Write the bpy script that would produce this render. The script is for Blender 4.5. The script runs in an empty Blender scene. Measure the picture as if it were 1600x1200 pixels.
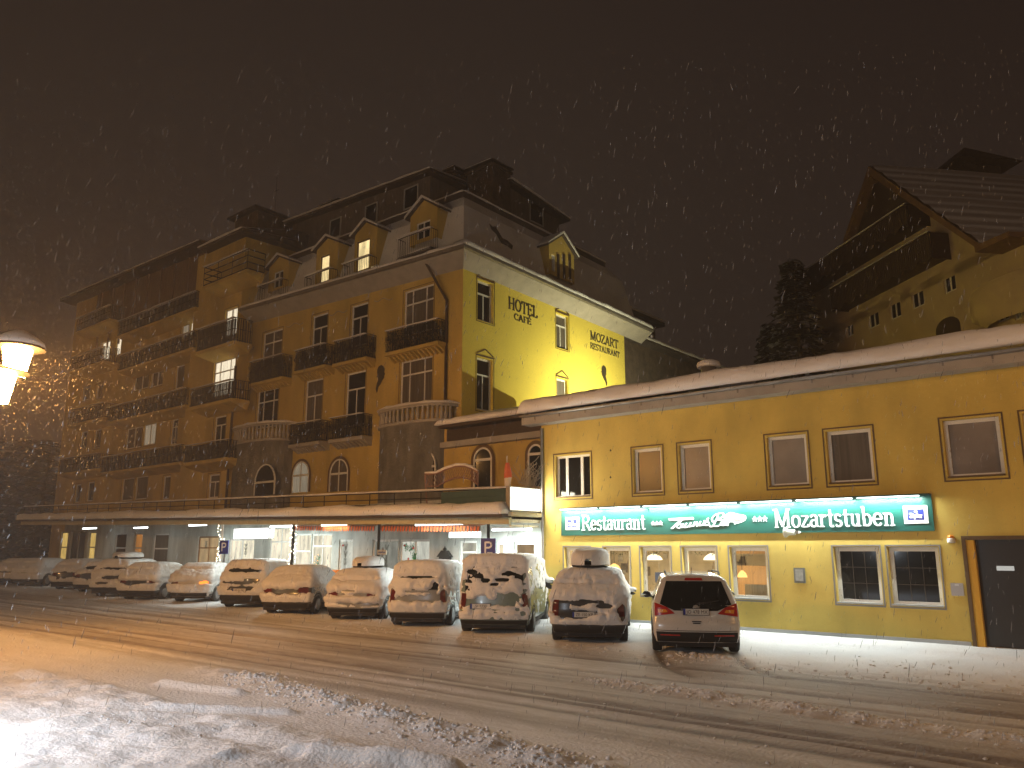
import bpy, math, random
import numpy as np
from mathutils import Vector, Matrix
rng = random.Random(7)
sc = bpy.context.scene
COL = sc.collection
# ------------------------------------------------------------------ camera
LENS = 28.0
HEAD = math.radians(49.7); PITCH = math.radians(11.7); CAMH = 2.24
cd = bpy.data.cameras.new('camera'); cam = bpy.data.objects.new('camera', cd); COL.objects.link(cam)
cd.lens = LENS; cd.sensor_width = 36; cd.clip_end = 900; cd.clip_start = 0.1
hx, hy = -math.cos(HEAD), math.sin(HEAD)
Fv = Vector((hx*math.cos(PITCH), hy*math.cos(PITCH), math.sin(PITCH)))
Rv = Vector((hy, -hx, 0)); Uv = Rv.cross(Fv); CP = Vector((0, 0, CAMH))
cam.matrix_world = Matrix(((Rv.x, Uv.x, -Fv.x, 0), (Rv.y, Uv.y, -Fv.y, 0), (Rv.z, Uv.z, -Fv.z, CAMH), (0, 0, 0, 1)))
sc.camera = cam
FPX = 1600*LENS/36
def ray(x, y): return Fv + Rv*((x-800)/FPX) - Uv*((y-600)/FPX)
def onY(x, y, Y): d = ray(x, y); return CP + d*(Y/d.y)
def onX(x, y, X): d = ray(x, y); return CP + d*(X/d.x)
def onZ(x, y, Z=0.0): d = ray(x, y); return CP + d*((Z-CAMH)/d.z)
# ------------------------------------------------------------------ world, exposure
sc.view_settings.view_transform = 'Standard'; sc.view_settings.look = 'None'
sc.view_settings.gamma = 1; sc.view_settings.exposure = 0
sc.cycles.use_denoising = True
sc.cycles.max_bounces = 6; sc.cycles.diffuse_bounces = 3; sc.cycles.volume_bounces = 0
sc.cycles.sample_clamp_indirect = 4
w = bpy.data.worlds.new('World'); sc.world = w; w.use_nodes = True
nt = w.node_tree; bg = nt.nodes['Background']
tc = nt.nodes.new('ShaderNodeTexCoord'); sp = nt.nodes.new('ShaderNodeVectorMath'); sp.operation = 'DOT_PRODUCT'
sp.inputs[1].default_value = (-0.82, 0.55, -0.12)
nt.links.new(tc.outputs['Generated'], sp.inputs[0])
cr = nt.nodes.new('ShaderNodeValToRGB'); nt.links.new(sp.outputs['Value'], cr.inputs[0])
cr.color_ramp.elements[0].position = 0.35; cr.color_ramp.elements[0].color = (0.014, 0.009, 0.008, 1)
cr.color_ramp.elements[1].position = 1.0; cr.color_ramp.elements[1].color = (0.038, 0.022, 0.015, 1)
e = cr.color_ramp.elements.new(0.8); e.color = (0.030, 0.020, 0.015, 1)
nt.links.new(cr.outputs[0], bg.inputs[0]); bg.inputs[1].default_value = 0.88
# ------------------------------------------------------------------ lights (lamps that stand out of the frame get a post further down)
SODIUM = (1.0, 0.47, 0.13); WARM = (1.0, 0.69, 0.43); COOL = (0.86, 1.0, 0.96)
def point(name, loc, power, col, r=0.15):
    l = bpy.data.lights.new(name, 'POINT'); l.energy = power; l.color = col; l.shadow_soft_size = r
    o = bpy.data.objects.new(name, l); o.location = loc; COL.objects.link(o); return o
def area(name, loc, power, col, sx, sy, direction=(0, 0, -1), xdir=(1, 0, 0), spread=180):
    l = bpy.data.lights.new(name, 'AREA'); l.energy = power; l.color = col; l.shape = 'RECTANGLE'; l.size = sx; l.size_y = sy
    l.spread = math.radians(spread)
    o = bpy.data.objects.new(name, l); COL.objects.link(o)
    z = -Vector(direction).normalized(); x = Vector(xdir).normalized(); y = z.cross(x).normalized(); x = y.cross(z)
    o.matrix_world = Matrix(((x.x, y.x, z.x, loc[0]), (x.y, y.y, z.y, loc[1]), (x.z, y.z, z.z, loc[2]), (0, 0, 0, 1)))
    return o
STREET_FILL = [((7.0, 0.0, 9.0), 500, WARM), ((3.5, 15.0, 6.8), 560, SODIUM), ((-24.0, -15.0, 11.0), 2300, (1.0, .69, .37)), ((-56.0, -12.0, 11.0), 2300, SODIUM), ((-11.3, 1.5, 2.5), 950, (.82, .91, 1.0)), ((14.0, 24.0, 17.0), 1000, WARM)]  # last entry: unseen fill lamp added to brighten chalet and mansard
for i, (p, e_, c) in enumerate(STREET_FILL): point('street_and_fill_light', p, e_, c, 0.12)

# ------------------------------------------------------------------ numpy noise
def _h(ix, iy, iz, seed):
    with np.errstate(over='ignore'):
        n = (ix.astype(np.int64)*374761393 + iy.astype(np.int64)*668265263 + iz.astype(np.int64)*2147483647 + seed*1274126177)
        n = (n ^ (n >> 13))*1274126177; n = n ^ (n >> 16)
    return (n & 0xffff)/32767.5 - 1
def vn(x, y, z, seed=0):
    ix, iy, iz = np.floor(x), np.floor(y), np.floor(z); fx, fy, fz = x-ix, y-iy, z-iz
    fx, fy, fz = [t*t*(3-2*t) for t in (fx, fy, fz)]
    r = 0
    for a in (0, 1):
        for b in (0, 1):
            for c in (0, 1):
                wgt = (fx if a else 1-fx)*(fy if b else 1-fy)*(fz if c else 1-fz)
                r = r + wgt*_h(ix+a, iy+b, iz+c, seed)
    return r
def fbm(x, y, z, o=4, seed=0):
    r, a = 0, 1.0
    for k in range(o): r = r + a*vn(x*2**k, y*2**k, z*2**k, seed+k); a *= 0.5
    return r/1.9
# ------------------------------------------------------------------ mesh builder and tagging
def kids(o): return [c for c in bpy.data.objects if c.parent == o]
def tag(o, label=None, cat=None, group=None, kind=None):
    if label: o['label'] = label
    if cat: o['category'] = cat
    if group: o['group'] = group
    if kind: o['kind'] = kind
    return o
def link(name, me, parent=None):
    o = bpy.data.objects.new(name, me); COL.objects.link(o)
    if parent: o.parent = parent
    return o
def thing(name, label, cat, loc=(0, 0, 0), rotz=0, group=None):
    o = link(name, None); o.location = loc; o.rotation_euler = (0, 0, rotz)
    bpy.context.view_layer.update() if False else None
    return tag(o, label, cat, group)
class Fr:
    """facade frame: u along the wall, d outwards, z up"""
    def __init__(s, o, ang):
        s.o = Vector((o[0], o[1], 0)); s.U = Vector((math.cos(ang), math.sin(ang), 0)); s.N = s.U.cross(Vector((0, 0, 1)))
    def w(s, u, d, z): return s.o + s.U*u + s.N*d + Vector((0, 0, z))
    def px(s, x, y, d=0.0):
        r = ray(x, y); t = (s.o + s.N*d - CP).dot(s.N)/r.dot(s.N); P = CP + r*t
        return (P-s.o).dot(s.U), P.z
class MB:
    def __init__(s, fr=None): s.v = []; s.f = []; s.m = []; s.fr = fr; s.cur = 0; s.sm = False; s.smf = []
    def P(s, a, b, c):
        if s.fr: return tuple(s.fr.w(a, b, c))
        return (a, b, c)
    def add(s, vs, fs, raw=False):
        k = len(s.v); s.v += [tuple(v) for v in vs] if raw else [s.P(*v) for v in vs]
        for f in fs: s.f.append([k+i for i in f]); s.m.append(s.cur); s.smf.append(s.sm)
    def box(s, a, b):
        x0, x1 = sorted((a[0], b[0])); y0, y1 = sorted((a[1], b[1])); z0, z1 = sorted((a[2], b[2]))
        s.add([(x0, y0, z0), (x1, y0, z0), (x1, y1, z0), (x0, y1, z0), (x0, y0, z1), (x1, y0, z1), (x1, y1, z1), (x0, y1, z1)],
              [(0, 3, 2, 1), (4, 5, 6, 7), (0, 1, 5, 4), (1, 2, 6, 5), (2, 3, 7, 6), (3, 0, 4, 7)])
    def poly(s, pts): s.add(pts, [list(range(len(pts)))])
    def prism(s, pts, vec):
        """extrude polygon pts by vec"""
        n = len(pts); q = [tuple(p[i]+vec[i] for i in range(3)) for p in pts]
        s.add(list(pts)+q, [list(range(n))[::-1], [n+i for i in range(n)]] + [[i, (i+1) % n, n+(i+1) % n, n+i] for i in range(n)])
    def tube(s, pts, r, n=6, closed=False, caps=True):
        pts = [Vector(s.P(*p)) for p in pts]; R = r if isinstance(r, (list, tuple)) else [r]*len(pts)
        k = len(s.v); ref = None
        for i, p in enumerate(pts):
            t = (pts[min(i+1, len(pts)-1)] - pts[max(i-1, 0)]).normalized()
            if ref is None: ref = Vector((0, 0, 1)) if abs(t.z) < 0.9 else Vector((1, 0, 0))
            a = t.cross(ref).normalized(); b = a.cross(t).normalized(); ref = b
            for j in range(n):
                an = 2*math.pi*j/n; s.v.append(tuple(p + a*math.cos(an)*R[i] + b*math.sin(an)*R[i]))
        for i in range(len(pts)-1):
            for j in range(n):
                s.f.append([k+i*n+j, k+i*n+(j+1) % n, k+(i+1)*n+(j+1) % n, k+(i+1)*n+j]); s.m.append(s.cur); s.smf.append(n > 5)
        if caps:
            s.f.append([k+j for j in range(n)]); s.f.append([k+(len(pts)-1)*n+j for j in range(n)][::-1]); s.m += [s.cur]*2; s.smf += [False]*2
    def bar(s, p, q, r=0.012): s.tube([p, q], r, 4)
    def lathe(s, c, prof, n=16, sm=True, axis='z', ang=None):
        k = len(s.v)
        for (r, z) in prof:
            for j in range(n):
                a = 2*math.pi*(j+0.5)/n
                if axis == 'z': s.v.append(s.P(c[0]+r*math.cos(a), c[1]+r*math.sin(a), c[2]+z))
                elif axis == 'x': s.v.append(s.P(c[0]+z, c[1]+r*math.cos(a), c[2]+r*math.sin(a)))
                else: s.v.append(s.P(c[0]+r*math.cos(a), c[1]+z, c[2]+r*math.sin(a)))
        m = len(prof)
        for i in range(m-1):
            for j in range(n):
                s.f.append([k+i*n+j, k+i*n+(j+1) % n, k+(i+1)*n+(j+1) % n, k+(i+1)*n+j]); s.m.append(s.cur); s.smf.append(sm)
        s.f.append([k+j for j in range(n)][::-1]); s.f.append([k+(m-1)*n+j for j in range(n)]); s.m += [s.cur]*2; s.smf += [False]*2
    def grid(s, P, nu, nv, sm=True):
        """P array (nu*nv,3)"""
        k = len(s.v); s.v += [s.P(*p) for p in P]
        for i in range(nu-1):
            for j in range(nv-1):
                s.f.append([k+i*nv+j, k+(i+1)*nv+j, k+(i+1)*nv+j+1, k+i*nv+j+1]); s.m.append(s.cur); s.smf.append(sm)
    def build(s, name, mat, parent=None, origin=None):
        me = bpy.data.meshes.new(name); me.from_pydata(s.v, [], s.f)
        for m in (mat if isinstance(mat, (list, tuple)) else [mat]): me.materials.append(m)
        if len(me.materials) > 1: me.polygons.foreach_set('material_index', s.m)
        me.polygons.foreach_set('use_smooth', s.smf)
        me.update()
        return link(name, me, parent)
# ------------------------------------------------------------------ materials
MATS = {}
def mat(name, col, rough=0.7, metal=0.0, noise=0.0, scale=3.0, bump=0.0, bscale=20.0, emis=None, estr=0.0, spec=0.5, stretch=None, col2=None, coat=0, det=5):
    m = bpy.data.materials.new(name); m.use_nodes = True; n = m.node_tree; b = n.nodes['Principled BSDF']
    b.inputs['Base Color'].default_value = (*col, 1); b.inputs['Roughness'].default_value = rough; b.inputs['Metallic'].default_value = metal
    b.inputs['Specular IOR Level'].default_value = spec; b.inputs['Coat Weight'].default_value = coat
    t = n.nodes.new('ShaderNodeTexCoord'); mp = n.nodes.new('ShaderNodeMapping'); n.links.new(t.outputs['Object'], mp.inputs[0])
    if stretch: mp.inputs['Scale'].default_value = stretch
    if noise or col2:
        a = n.nodes.new('ShaderNodeTexNoise'); a.inputs['Scale'].default_value = scale; a.inputs['Detail'].default_value = det
        n.links.new(mp.outputs[0], a.inputs['Vector'])
        r = n.nodes.new('ShaderNodeValToRGB'); n.links.new(a.outputs['Fac'], r.inputs[0])
        c2 = col2 or tuple(c*(1-noise) for c in col)
        r.color_ramp.elements[0].position = 0.32; r.color_ramp.elements[0].color = (*c2, 1)
        r.color_ramp.elements[1].position = 0.66; r.color_ramp.elements[1].color = (*col, 1)
        n.links.new(r.outputs[0], b.inputs['Base Color'])
    if bump:
        a = n.nodes.new('ShaderNodeTexNoise'); a.inputs['Scale'].default_value = bscale; a.inputs['Detail'].default_value = 6
        n.links.new(t.outputs['Object'], a.inputs['Vector'])
        bp = n.nodes.new('ShaderNodeBump'); bp.inputs['Strength'].default_value = bump; bp.inputs['Distance'].default_value = 0.05
        n.links.new(a.outputs['Fac'], bp.inputs['Height']); n.links.new(bp.outputs[0], b.inputs['Normal'])
    if emis:
        b.inputs['Emission Color'].default_value = (*emis, 1); b.inputs['Emission Strength'].default_value = estr
    MATS[name] = m; return m
def emit(name, col, st, transp=0.0):
    m = bpy.data.materials.new(name); m.use_nodes = True; n = m.node_tree; n.nodes.clear()
    o = n.nodes.new('ShaderNodeOutputMaterial'); e = n.nodes.new('ShaderNodeEmission'); e.inputs[0].default_value = (*col, 1); e.inputs[1].default_value = st
    if transp:
        tr = n.nodes.new('ShaderNodeBsdfTransparent'); ad = n.nodes.new('ShaderNodeAddShader')
        n.links.new(tr.outputs[0], ad.inputs[0]); n.links.new(e.outputs[0], ad.inputs[1]); n.links.new(ad.outputs[0], o.inputs[0])
    else: n.links.new(e.outputs[0], o.inputs[0])
    return m
def glassmat(name, tint=(0.9, 0.95, 0.95), refl=0.12):
    m = bpy.data.materials.new(name); m.use_nodes = True; n = m.node_tree; n.nodes.clear()
    o = n.nodes.new('ShaderNodeOutputMaterial'); tr = n.nodes.new('ShaderNodeBsdfTransparent'); tr.inputs[0].default_value = (*tint, 1)
    g = n.nodes.new('ShaderNodeBsdfGlossy'); g.inputs['Roughness'].default_value = 0.03
    mx = n.nodes.new('ShaderNodeMixShader'); lw = n.nodes.new('ShaderNodeFresnel'); lw.inputs[0].default_value = 1.5
    n.links.new(lw.outputs[0], mx.inputs[0]); n.links.new(tr.outputs[0], mx.inputs[1]); n.links.new(g.outputs[0], mx.inputs[2])
    n.links.new(mx.outputs[0], o.inputs[0]); return m
def curtain_mat(name, col, st, fold=26.0):
    """lit room seen through a gathered curtain"""
    m = bpy.data.materials.new(name); m.use_nodes = True; n = m.node_tree; n.nodes.clear()
    o = n.nodes.new('ShaderNodeOutputMaterial'); e = n.nodes.new('ShaderNodeEmission'); t = n.nodes.new('ShaderNodeTexCoord')
    mp = n.nodes.new('ShaderNodeMapping'); mp.inputs['Scale'].default_value = (fold, fold, 1.2); n.links.new(t.outputs['Object'], mp.inputs[0])
    a = n.nodes.new('ShaderNodeTexNoise'); a.inputs['Scale'].default_value = 1.0; n.links.new(mp.outputs[0], a.inputs[0])
    r = n.nodes.new('ShaderNodeValToRGB'); n.links.new(a.outputs['Fac'], r.inputs[0])
    r.color_ramp.elements[0].position = 0.3; r.color_ramp.elements[0].color = (*[c*0.55 for c in col], 1)
    r.color_ramp.elements[1].position = 0.65; r.color_ramp.elements[1].color = (*col, 1)
    n.links.new(r.outputs[0], e.inputs[0]); e.inputs[1].default_value = st; n.links.new(e.outputs[0], o.inputs[0]); return m
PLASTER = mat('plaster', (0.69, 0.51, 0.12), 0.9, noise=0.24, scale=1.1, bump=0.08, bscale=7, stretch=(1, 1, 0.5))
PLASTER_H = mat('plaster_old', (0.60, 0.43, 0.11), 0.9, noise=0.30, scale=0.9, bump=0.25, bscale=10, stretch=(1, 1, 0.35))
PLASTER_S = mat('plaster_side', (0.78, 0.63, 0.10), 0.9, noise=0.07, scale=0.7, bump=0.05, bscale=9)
STONE = mat('stone', (0.20, 0.19, 0.17), 0.85, noise=0.5, scale=2.2, bump=0.5, bscale=8, stretch=(1, 1, 0.4))
MARBLE = mat('marble', (0.50, 0.52, 0.50), 0.5, noise=0.40, scale=1.4, bump=0.1, bscale=9, stretch=(1.6, 1.6, 0.35), det=8)
CORN = mat('cornice_grey', (0.40, 0.37, 0.33), 0.8, noise=0.2, scale=2)
DARKW = mat('dark_wood', (0.07, 0.045, 0.03), 0.7, noise=0.4, scale=6, stretch=(1, 1, 6))
BROWN = mat('brown_paint', (0.13, 0.075, 0.03), 0.6, noise=0.2, scale=8)
WHITEP = mat('white_paint', (0.78, 0.77, 0.74), 0.45, noise=0.06, scale=5)
GREYP = mat('grey_metal_paint', (0.45, 0.46, 0.46), 0.5, noise=0.1)
IRON = mat('wrought_iron', (0.018, 0.017, 0.016), 0.7, 0.0, spec=.2)
GLASSD = mat('dark_glass', (0.012, 0.011, 0.010), 0.06, noise=0.5, scale=1.5)
GLASSR = mat('dull_glass', (0.02, 0.019, 0.018), 0.25, spec=.2)
CURTP = mat('pale_blind', (0.26, 0.22, 0.19), 0.35, noise=0.35, scale=1.2)
CURT = mat('net_curtain', (0.13, 0.11, 0.09), 0.6, noise=0.5, scale=1, stretch=(14, 14, 0.6))
SNOW = mat('snow', (0.80, 0.80, 0.82), 0.65, bump=0.35, bscale=9, noise=0.04, scale=2)
SNOWR = mat('roof_snow', (0.78, 0.76, 0.75), 0.75, bump=0.35, bscale=4, col2=(0.60, 0.57, 0.55), scale=0.5, stretch=(1, 1, 1))
ROOFD = mat('roof_tiles', (0.085, 0.065, 0.055), 0.8, noise=0.4, scale=5, bump=0.4, bscale=15)
BRICKC = mat('chimney_render', (0.14, 0.10, 0.075), 0.9, noise=0.5, scale=3, bump=0.4, bscale=12)
ZINC = mat('zinc', (0.26, 0.24, 0.22), 0.45, 0.5, noise=0.3, scale=3)
GREEN = mat('sign_green', (0.004, 0.085, 0.065), 0.45)
LETW = mat('letter_white', (0.85, 0.86, 0.85), 0.4, emis=(0.9, 1, 0.97), estr=0.25)
LETD = mat('letter_dark', (0.045, 0.035, 0.02), 0.6)
BLUE = mat('sign_blue', (0.02, 0.035, 0.28), 0.4)
REDM = mat('red_paint', (0.5, 0.06, 0.04), 0.5)
PLANT = mat('plant_dark', (0.026, 0.026, 0.015), 0.9, noise=0.5, scale=9)
TEAL = mat('teal_mesh_fabric', (0.03, 0.07, 0.065), 0.7, noise=0.2, scale=7)
WOOD = mat('wood', (0.34, 0.17, 0.06), 0.5, noise=0.35, scale=4, stretch=(6, 6, 0.8))
RUB = mat('rubber', (0.018, 0.018, 0.018), 0.75, bump=0.3, bscale=40)
RIM = mat('rim', (0.28, 0.28, 0.29), 0.4, 0.8)
CARGLASS = mat('car_glass', (0.012, 0.013, 0.012), 0.06, noise=0.4, scale=2)
PLASTB = mat('black_plastic', (0.018, 0.016, 0.016), 0.6, spec=.25)
TAIL = mat('tail_lamp', (0.42, 0.02, 0.012), 0.12, coat=0.6)
AMBER = mat('amber_lens', (0.75, 0.28, 0.03), 0.12, coat=0.6)
PLATE = mat('plate_white', (0.62, 0.60, 0.56), 0.4)
CHROME = mat('chrome', (0.55, 0.55, 0.55), 0.18, 1.0)
LITC = curtain_mat('lit_curtain', (1.0, 0.86, 0.62), 1.25)
LITY = curtain_mat('lit_dormer', (1.0, 0.76, 0.36), 1.35, 3)
LITP = curtain_mat('lit_dim_curtain', (0.62, 0.50, 0.34), 0.45)
GLASS = glassmat('clear_glass')
# ------------------------------------------------------------------ lettering: broad-pen glyphs
def arc(cx, cy, rx, ry, a0, a1, n=14):
    return [(cx+rx*math.cos(math.radians(a0+(a1-a0)*i/n)), cy+ry*math.sin(math.radians(a0+(a1-a0)*i/n))) for i in range(n+1)]
def sf(x, y, w=0.26): return [(x-w/2, y), (x+w/2, y)]
G = {
 'R': (0.86, [[(.18, 0), (.18, 1)], [(.05, .97), (.42, .97)], arc(.42, .74, .26, .23, 90, -90), [(.42, .51), (.18, .51)], [(.42, .51), (.78, .0)], sf(.18, .03, .34), sf(.80, .03, .2)]),
 'H': (0.95, [[(.18, 0), (.18, 1)], [(.76, 0), (.76, 1)], [(.18, .5), (.76, .5)], sf(.18, .03), sf(.18, .97), sf(.76, .03), sf(.76, .97)]),
 'O': (0.92, [arc(.46, .5, .36, .46, 0, 360, 24)]),
 'T': (0.86, [[(.43, 0), (.43, 1)], [(.05, .95), (.81, .95)], [(.07, .95), (.07, .76)], [(.79, .95), (.79, .76)], sf(.43, .03, .32)]),
 'E': (0.80, [[(.18, 0), (.18, 1)], [(.05, .96), (.68, .96)], [(.05, .04), (.70, .04)], [(.18, .52), (.52, .52)], [(.68, .96), (.68, .8)], [(.71, .04), (.71, .22)], [(.52, .62), (.52, .42)]]),
 'L': (0.76, [[(.18, 0), (.18, 1)], [(.05, .04), (.66, .04)], [(.67, .04), (.67, .24)], sf(.18, .97, .3)]),
 'C': (0.84, [arc(.46, .5, .36, .46, 50, 310, 20), [(.70, .95), (.70, .72)]]),
 'A': (0.92, [[(.12, 0), (.45, 1)], [(.45, 1), (.80, 0)], [(.24, .34), (.68, .34)], sf(.12, .03, .24), sf(.80, .03, .26)]),
 'F': (0.76, [[(.18, 0), (.18, 1)], [(.05, .96), (.68, .96)], [(.18, .52), (.52, .52)], [(.68, .96), (.68, .78)], sf(.18, .03, .32)]),
 'M': (1.12, [[(.17, 0), (.17, 1)], [(.17, 1), (.55, .06)], [(.55, .06), (.92, 1)], [(.92, 0), (.92, 1)], sf(.17, .03), sf(.92, .03), sf(.10, .97, .2), sf(.98, .97, .2)]),
 'Z': (0.80, [[(.08, .95), (.72, .95)], [(.72, .95), (.08, .05)], [(.08, .05), (.72, .05)], [(.09, .95), (.09, .78)], [(.72, .05), (.72, .24)]]),
 'S': (0.70, [arc(.35, .73, .24, .24, 40, 250, 10) + arc(.35, .26, .26, .24, 80, -140, 10)]),
 'U': (0.92, [[(.18, 1), (.18, .35)], arc(.46, .34, .28, .31, 180, 360), [(.74, .35), (.74, 1)], sf(.18, .97), sf(.74, .97)]),
 'N': (0.96, [[(.18, 0), (.18, 1)], [(.16, 1), (.78, .02)], [(.78, 0), (.78, 1)], sf(.18, .03), sf(.78, .97)]),
 'e': (0.58, [[(.10, .36), (.50, .36)], arc(.30, .33, .22, .30, 5, 320, 16)]),
 's': (0.50, [arc(.25, .47, .16, .16, 30, 260, 8) + arc(.25, .17, .17, .15, 80, -150, 8)]),
 't': (0.42, [[(.20, .12), (.20, .88)], [(.04, .62), (.38, .62)], arc(.30, .12, .10, .10, 180, 320, 6)]),
 'a': (0.58, [arc(.27, .50, .17, .13, 160, 0, 8) + [(.44, .45), (.44, .08)], arc(.26, .20, .17, .17, 70, 300, 10), [(.44, .05), (.56, .05)]]),
 'u': (0.66, [[(.16, .63), (.16, .22)], arc(.31, .21, .15, .18, 180, 340, 8), [(.50, 0), (.50, .63)], sf(.10, .61, .16), sf(.45, .61, .16), sf(.56, .03, .14)]),
 'r': (0.50, [[(.17, 0), (.17, .63)], arc(.34, .42, .16, .18, 170, 50, 8), sf(.17, .03, .3), sf(.10, .61, .16)]),
 'n': (0.68, [[(.17, 0), (.17, .63)], arc(.34, .42, .17, .19, 170, 0, 8), [(.51, .42), (.51, 0)], sf(.17, .03), sf(.51, .03), sf(.10, .61, .14)]),
 'o': (0.60, [arc(.30, .32, .23, .30, 0, 360, 20)]),
 'z': (0.54, [[(.07, .60), (.46, .60)], [(.46, .60), (.07, .04)], [(.07, .04), (.46, .04)], [(.47, .04), (.47, .16)]]),
 'b': (0.64, [[(.16, .02), (.16, 1.0)], arc(.32, .32, .22, .29, 140, -140, 14), sf(.10, .98, .16)]),
 'p': (0.64, [[(.16, -.3), (.16, .62)], arc(.32, .32, .22, .29, 140, -140, 14), sf(.16, -.28)]),
 'f': (0.42, [[(.18, 0), (.18, .8)], arc(.30, .80, .12, .14, 180, 30, 6), [(.04, .6), (.36, .6)]]),
 'i': (0.34, [[(.17, 0), (.17, .63)], [(.17, .8), (.17, .92)], sf(.17, .03)]),
 '*': (0.42, []),
 ' ': (0.34, []),
}
def ribbon(mb, pts, T, t, d, dd, ox, oz, s, shear=0.0, sx=1.0):
    """stroke of varying width, front face at depth dd"""
    for i in range(len(pts)-1):
        (x0, y0), (x1, y1) = pts[i], pts[i+1]
        x0 += shear*y0; x1 += shear*y1
        dx, dy = x1-x0, y1-y0; L = math.hypot(dx, dy)
        if L < 1e-5: continue
        wd = (t + (T-t)*abs(dy)/L)/2; ex = 0.012 if len(pts) > 2 else 0.0
        nx, ny = -dy/L*wd, dx/L*wd; ax, ay = dx/L*ex, dy/L*ex
        q = [(x0-ax+nx, y0-ay+ny), (x0-ax-nx, y0-ay-ny), (x1+ax-nx, y1+ay-ny), (x1+ax+nx, y1+ay+ny)]
        mb.count = getattr(mb, 'count', 0)+1; d1 = dd + (mb.count % 9)*0.0007
        mb.prism([(ox+a*s*sx, d, oz+b*s) for a, b in q], (0, d1-d, 0))
def text(mb, string, ox, oz, s, d0, d1, T=0.16, t=0.07, sx=1.0, width=None, shear=0):
    tot = sum(G[c][0] for c in string)
    if width: sx = width/(tot*s)
    x = 0
    for c in string:
        adv, st = G[c]
        if c == '*':
            cx, cz = ox+(x+.2)*s*sx, oz+0.38*s
            pts = []
            for k in range(10):
                r = (0.17 if k % 2 == 0 else 0.075)*s; a = math.pi/2 + k*math.pi/5
                pts.append((cx+r*math.cos(a), d0, cz+r*math.sin(a)))
            mb.prism(pts, (0, d1-d0, 0))
        for p in st: ribbon(mb, p, T, t, d0, d1, ox+x*s*sx, oz, s, shear, sx)
        x += adv
    return x*s*sx
# ------------------------------------------------------------------ walls with openings, windows
def wall(mb, u0, u1, z0, z1, ops, thick=0.25, ztop=None):
    """front skin of a wall at d=0 with rectangular openings and their reveals"""
    us = sorted(set([u0, u1] + [x for o in ops for x in (o[0], o[1])])); zs = sorted(set([z0, z1] + [x for o in ops for x in (o[2], o[3])]))
    us = [u for u in us if u0-1e-6 <= u <= u1+1e-6]
    for i in range(len(us)-1):
        for j in range(len(zs)-1):
            cu, cz = (us[i]+us[i+1])/2, (zs[j]+zs[j+1])/2
            if any(o[0] < cu < o[1] and o[2] < cz < o[3] for o in ops): continue
            mb.poly([(us[i], 0, zs[j]), (us[i+1], 0, zs[j]), (us[i+1], 0, zs[j+1]), (us[i], 0, zs[j+1])])
    for a, b, c, e in [o[:4] for o in ops]:
        mb.poly([(a, 0, c), (a, 0, e), (a, -thick, e), (a, -thick, c)]); mb.poly([(b, 0, c), (b, -thick, c), (b, -thick, e), (b, 0, e)])
        mb.poly([(a, 0, e), (b, 0, e), (b, -thick, e), (a, -thick, e)]); mb.poly([(a, 0, c), (a, -thick, c), (b, -thick, c), (b, 0, c)])
def window(fr, parent, o, style='cross', fw=0.07, dep=-0.16, pane=None, framem=None, trim=None, sill=None, trimw=0.05, lab=None, trimm=None, o2v=.05):
    u0, u1, z0, z1 = o[:4]; m = MB(fr); W = u1-u0; Hh = z1-z0; t = 0.06
    m.box((u0, dep, z0), (u0+fw, dep+t, z1)); m.box((u1-fw, dep, z0), (u1, dep+t, z1))
    m.box((u0+fw, dep, z0), (u1-fw, dep+t, z0+fw)); m.box((u0+fw, dep, z1-fw), (u1-fw, dep+t, z1))
    a, b, c, e = u0+fw, u1-fw, z0+fw, z1-fw; k = 0.035
    def vb(x, y0, y1, kk=k): m.box((x-kk/2*1.4, dep+0.004, y0), (x+kk/2*1.4, dep+t-0.006, y1))
    if style in ('cross', 'wide', 'tcross'):
        zt = z0+Hh*0.68; m.box((a, dep+0.002, zt-k), (b, dep+t+0.01, zt+k))
        if style == 'wide':
            for q in (0.25, 0.75): vb(a+(b-a)*q, c, zt-k); vb(a+(b-a)*q, zt+k, e)
        elif style == 'tcross': vb((a+b)/2, c, zt-k)
        else: vb((a+b)/2, c, zt-k); vb(a+(b-a)*0.5, zt+k, e)
    elif style == 'triple':
        for q in (0.26, 0.74): vb(a+(b-a)*q, c, e, 0.07)
    elif style == 'split': zt = z0+Hh*0.55; m.box((a, dep+0.002, zt-k), (b, dep+t-0.004, zt+k))
    elif style == 'double': vb((a+b)/2, c, e, 0.08)
    f = m.build('window', framem or WHITEP, parent)
    if lab: f['label'] = lab
    p = MB(fr); p.poly([(a-.01, dep+0.02, c-.01), (b+.01, dep+0.02, c-.01), (b+.01, dep+0.02, e+.01), (a-.01, dep+0.02, e+.01)])
    p.build('pane', pane or GLASSD, f)
    if trim:
        g = MB(fr); q = trimw; x = 0.012; o2 = o2v
        A, B, Cc, D = u0-o2, u1+o2, z0-o2, z1+o2
        g.box((A-q, 0.003, Cc-q), (A, x, D+q)); g.box((B, 0.003, Cc-q), (B+q, x, D+q)); g.box((A, 0.003, D), (B, x, D+q)); g.box((A, 0.003, Cc-q), (B, x, Cc))
        if trim == 'ped':
            h = 0.30; g.box((A-q, 0.003, D+q), (B+q, 0.05, D+q+0.03)); cu = (A+B)/2
            for s_ in (-1, 1):
                ue = A-q if s_ < 0 else B+q
                g.prism([(ue, 0.003, D+.10), (cu, 0.003, D+h+.10), (cu, 0.003, D+h+.05), (ue-s_*.10, 0.003, D+.10)][::s_], (0, 0.03, 0))
        g.build('trim', trimm or BROWN, f)
    if sill:
        g = MB(fr); g.box((u0+.002, dep+t+.002, z0+.002), (u1-.002, 0.05, z0+0.04)); g.build('sill', sill, f)
    return f
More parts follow.
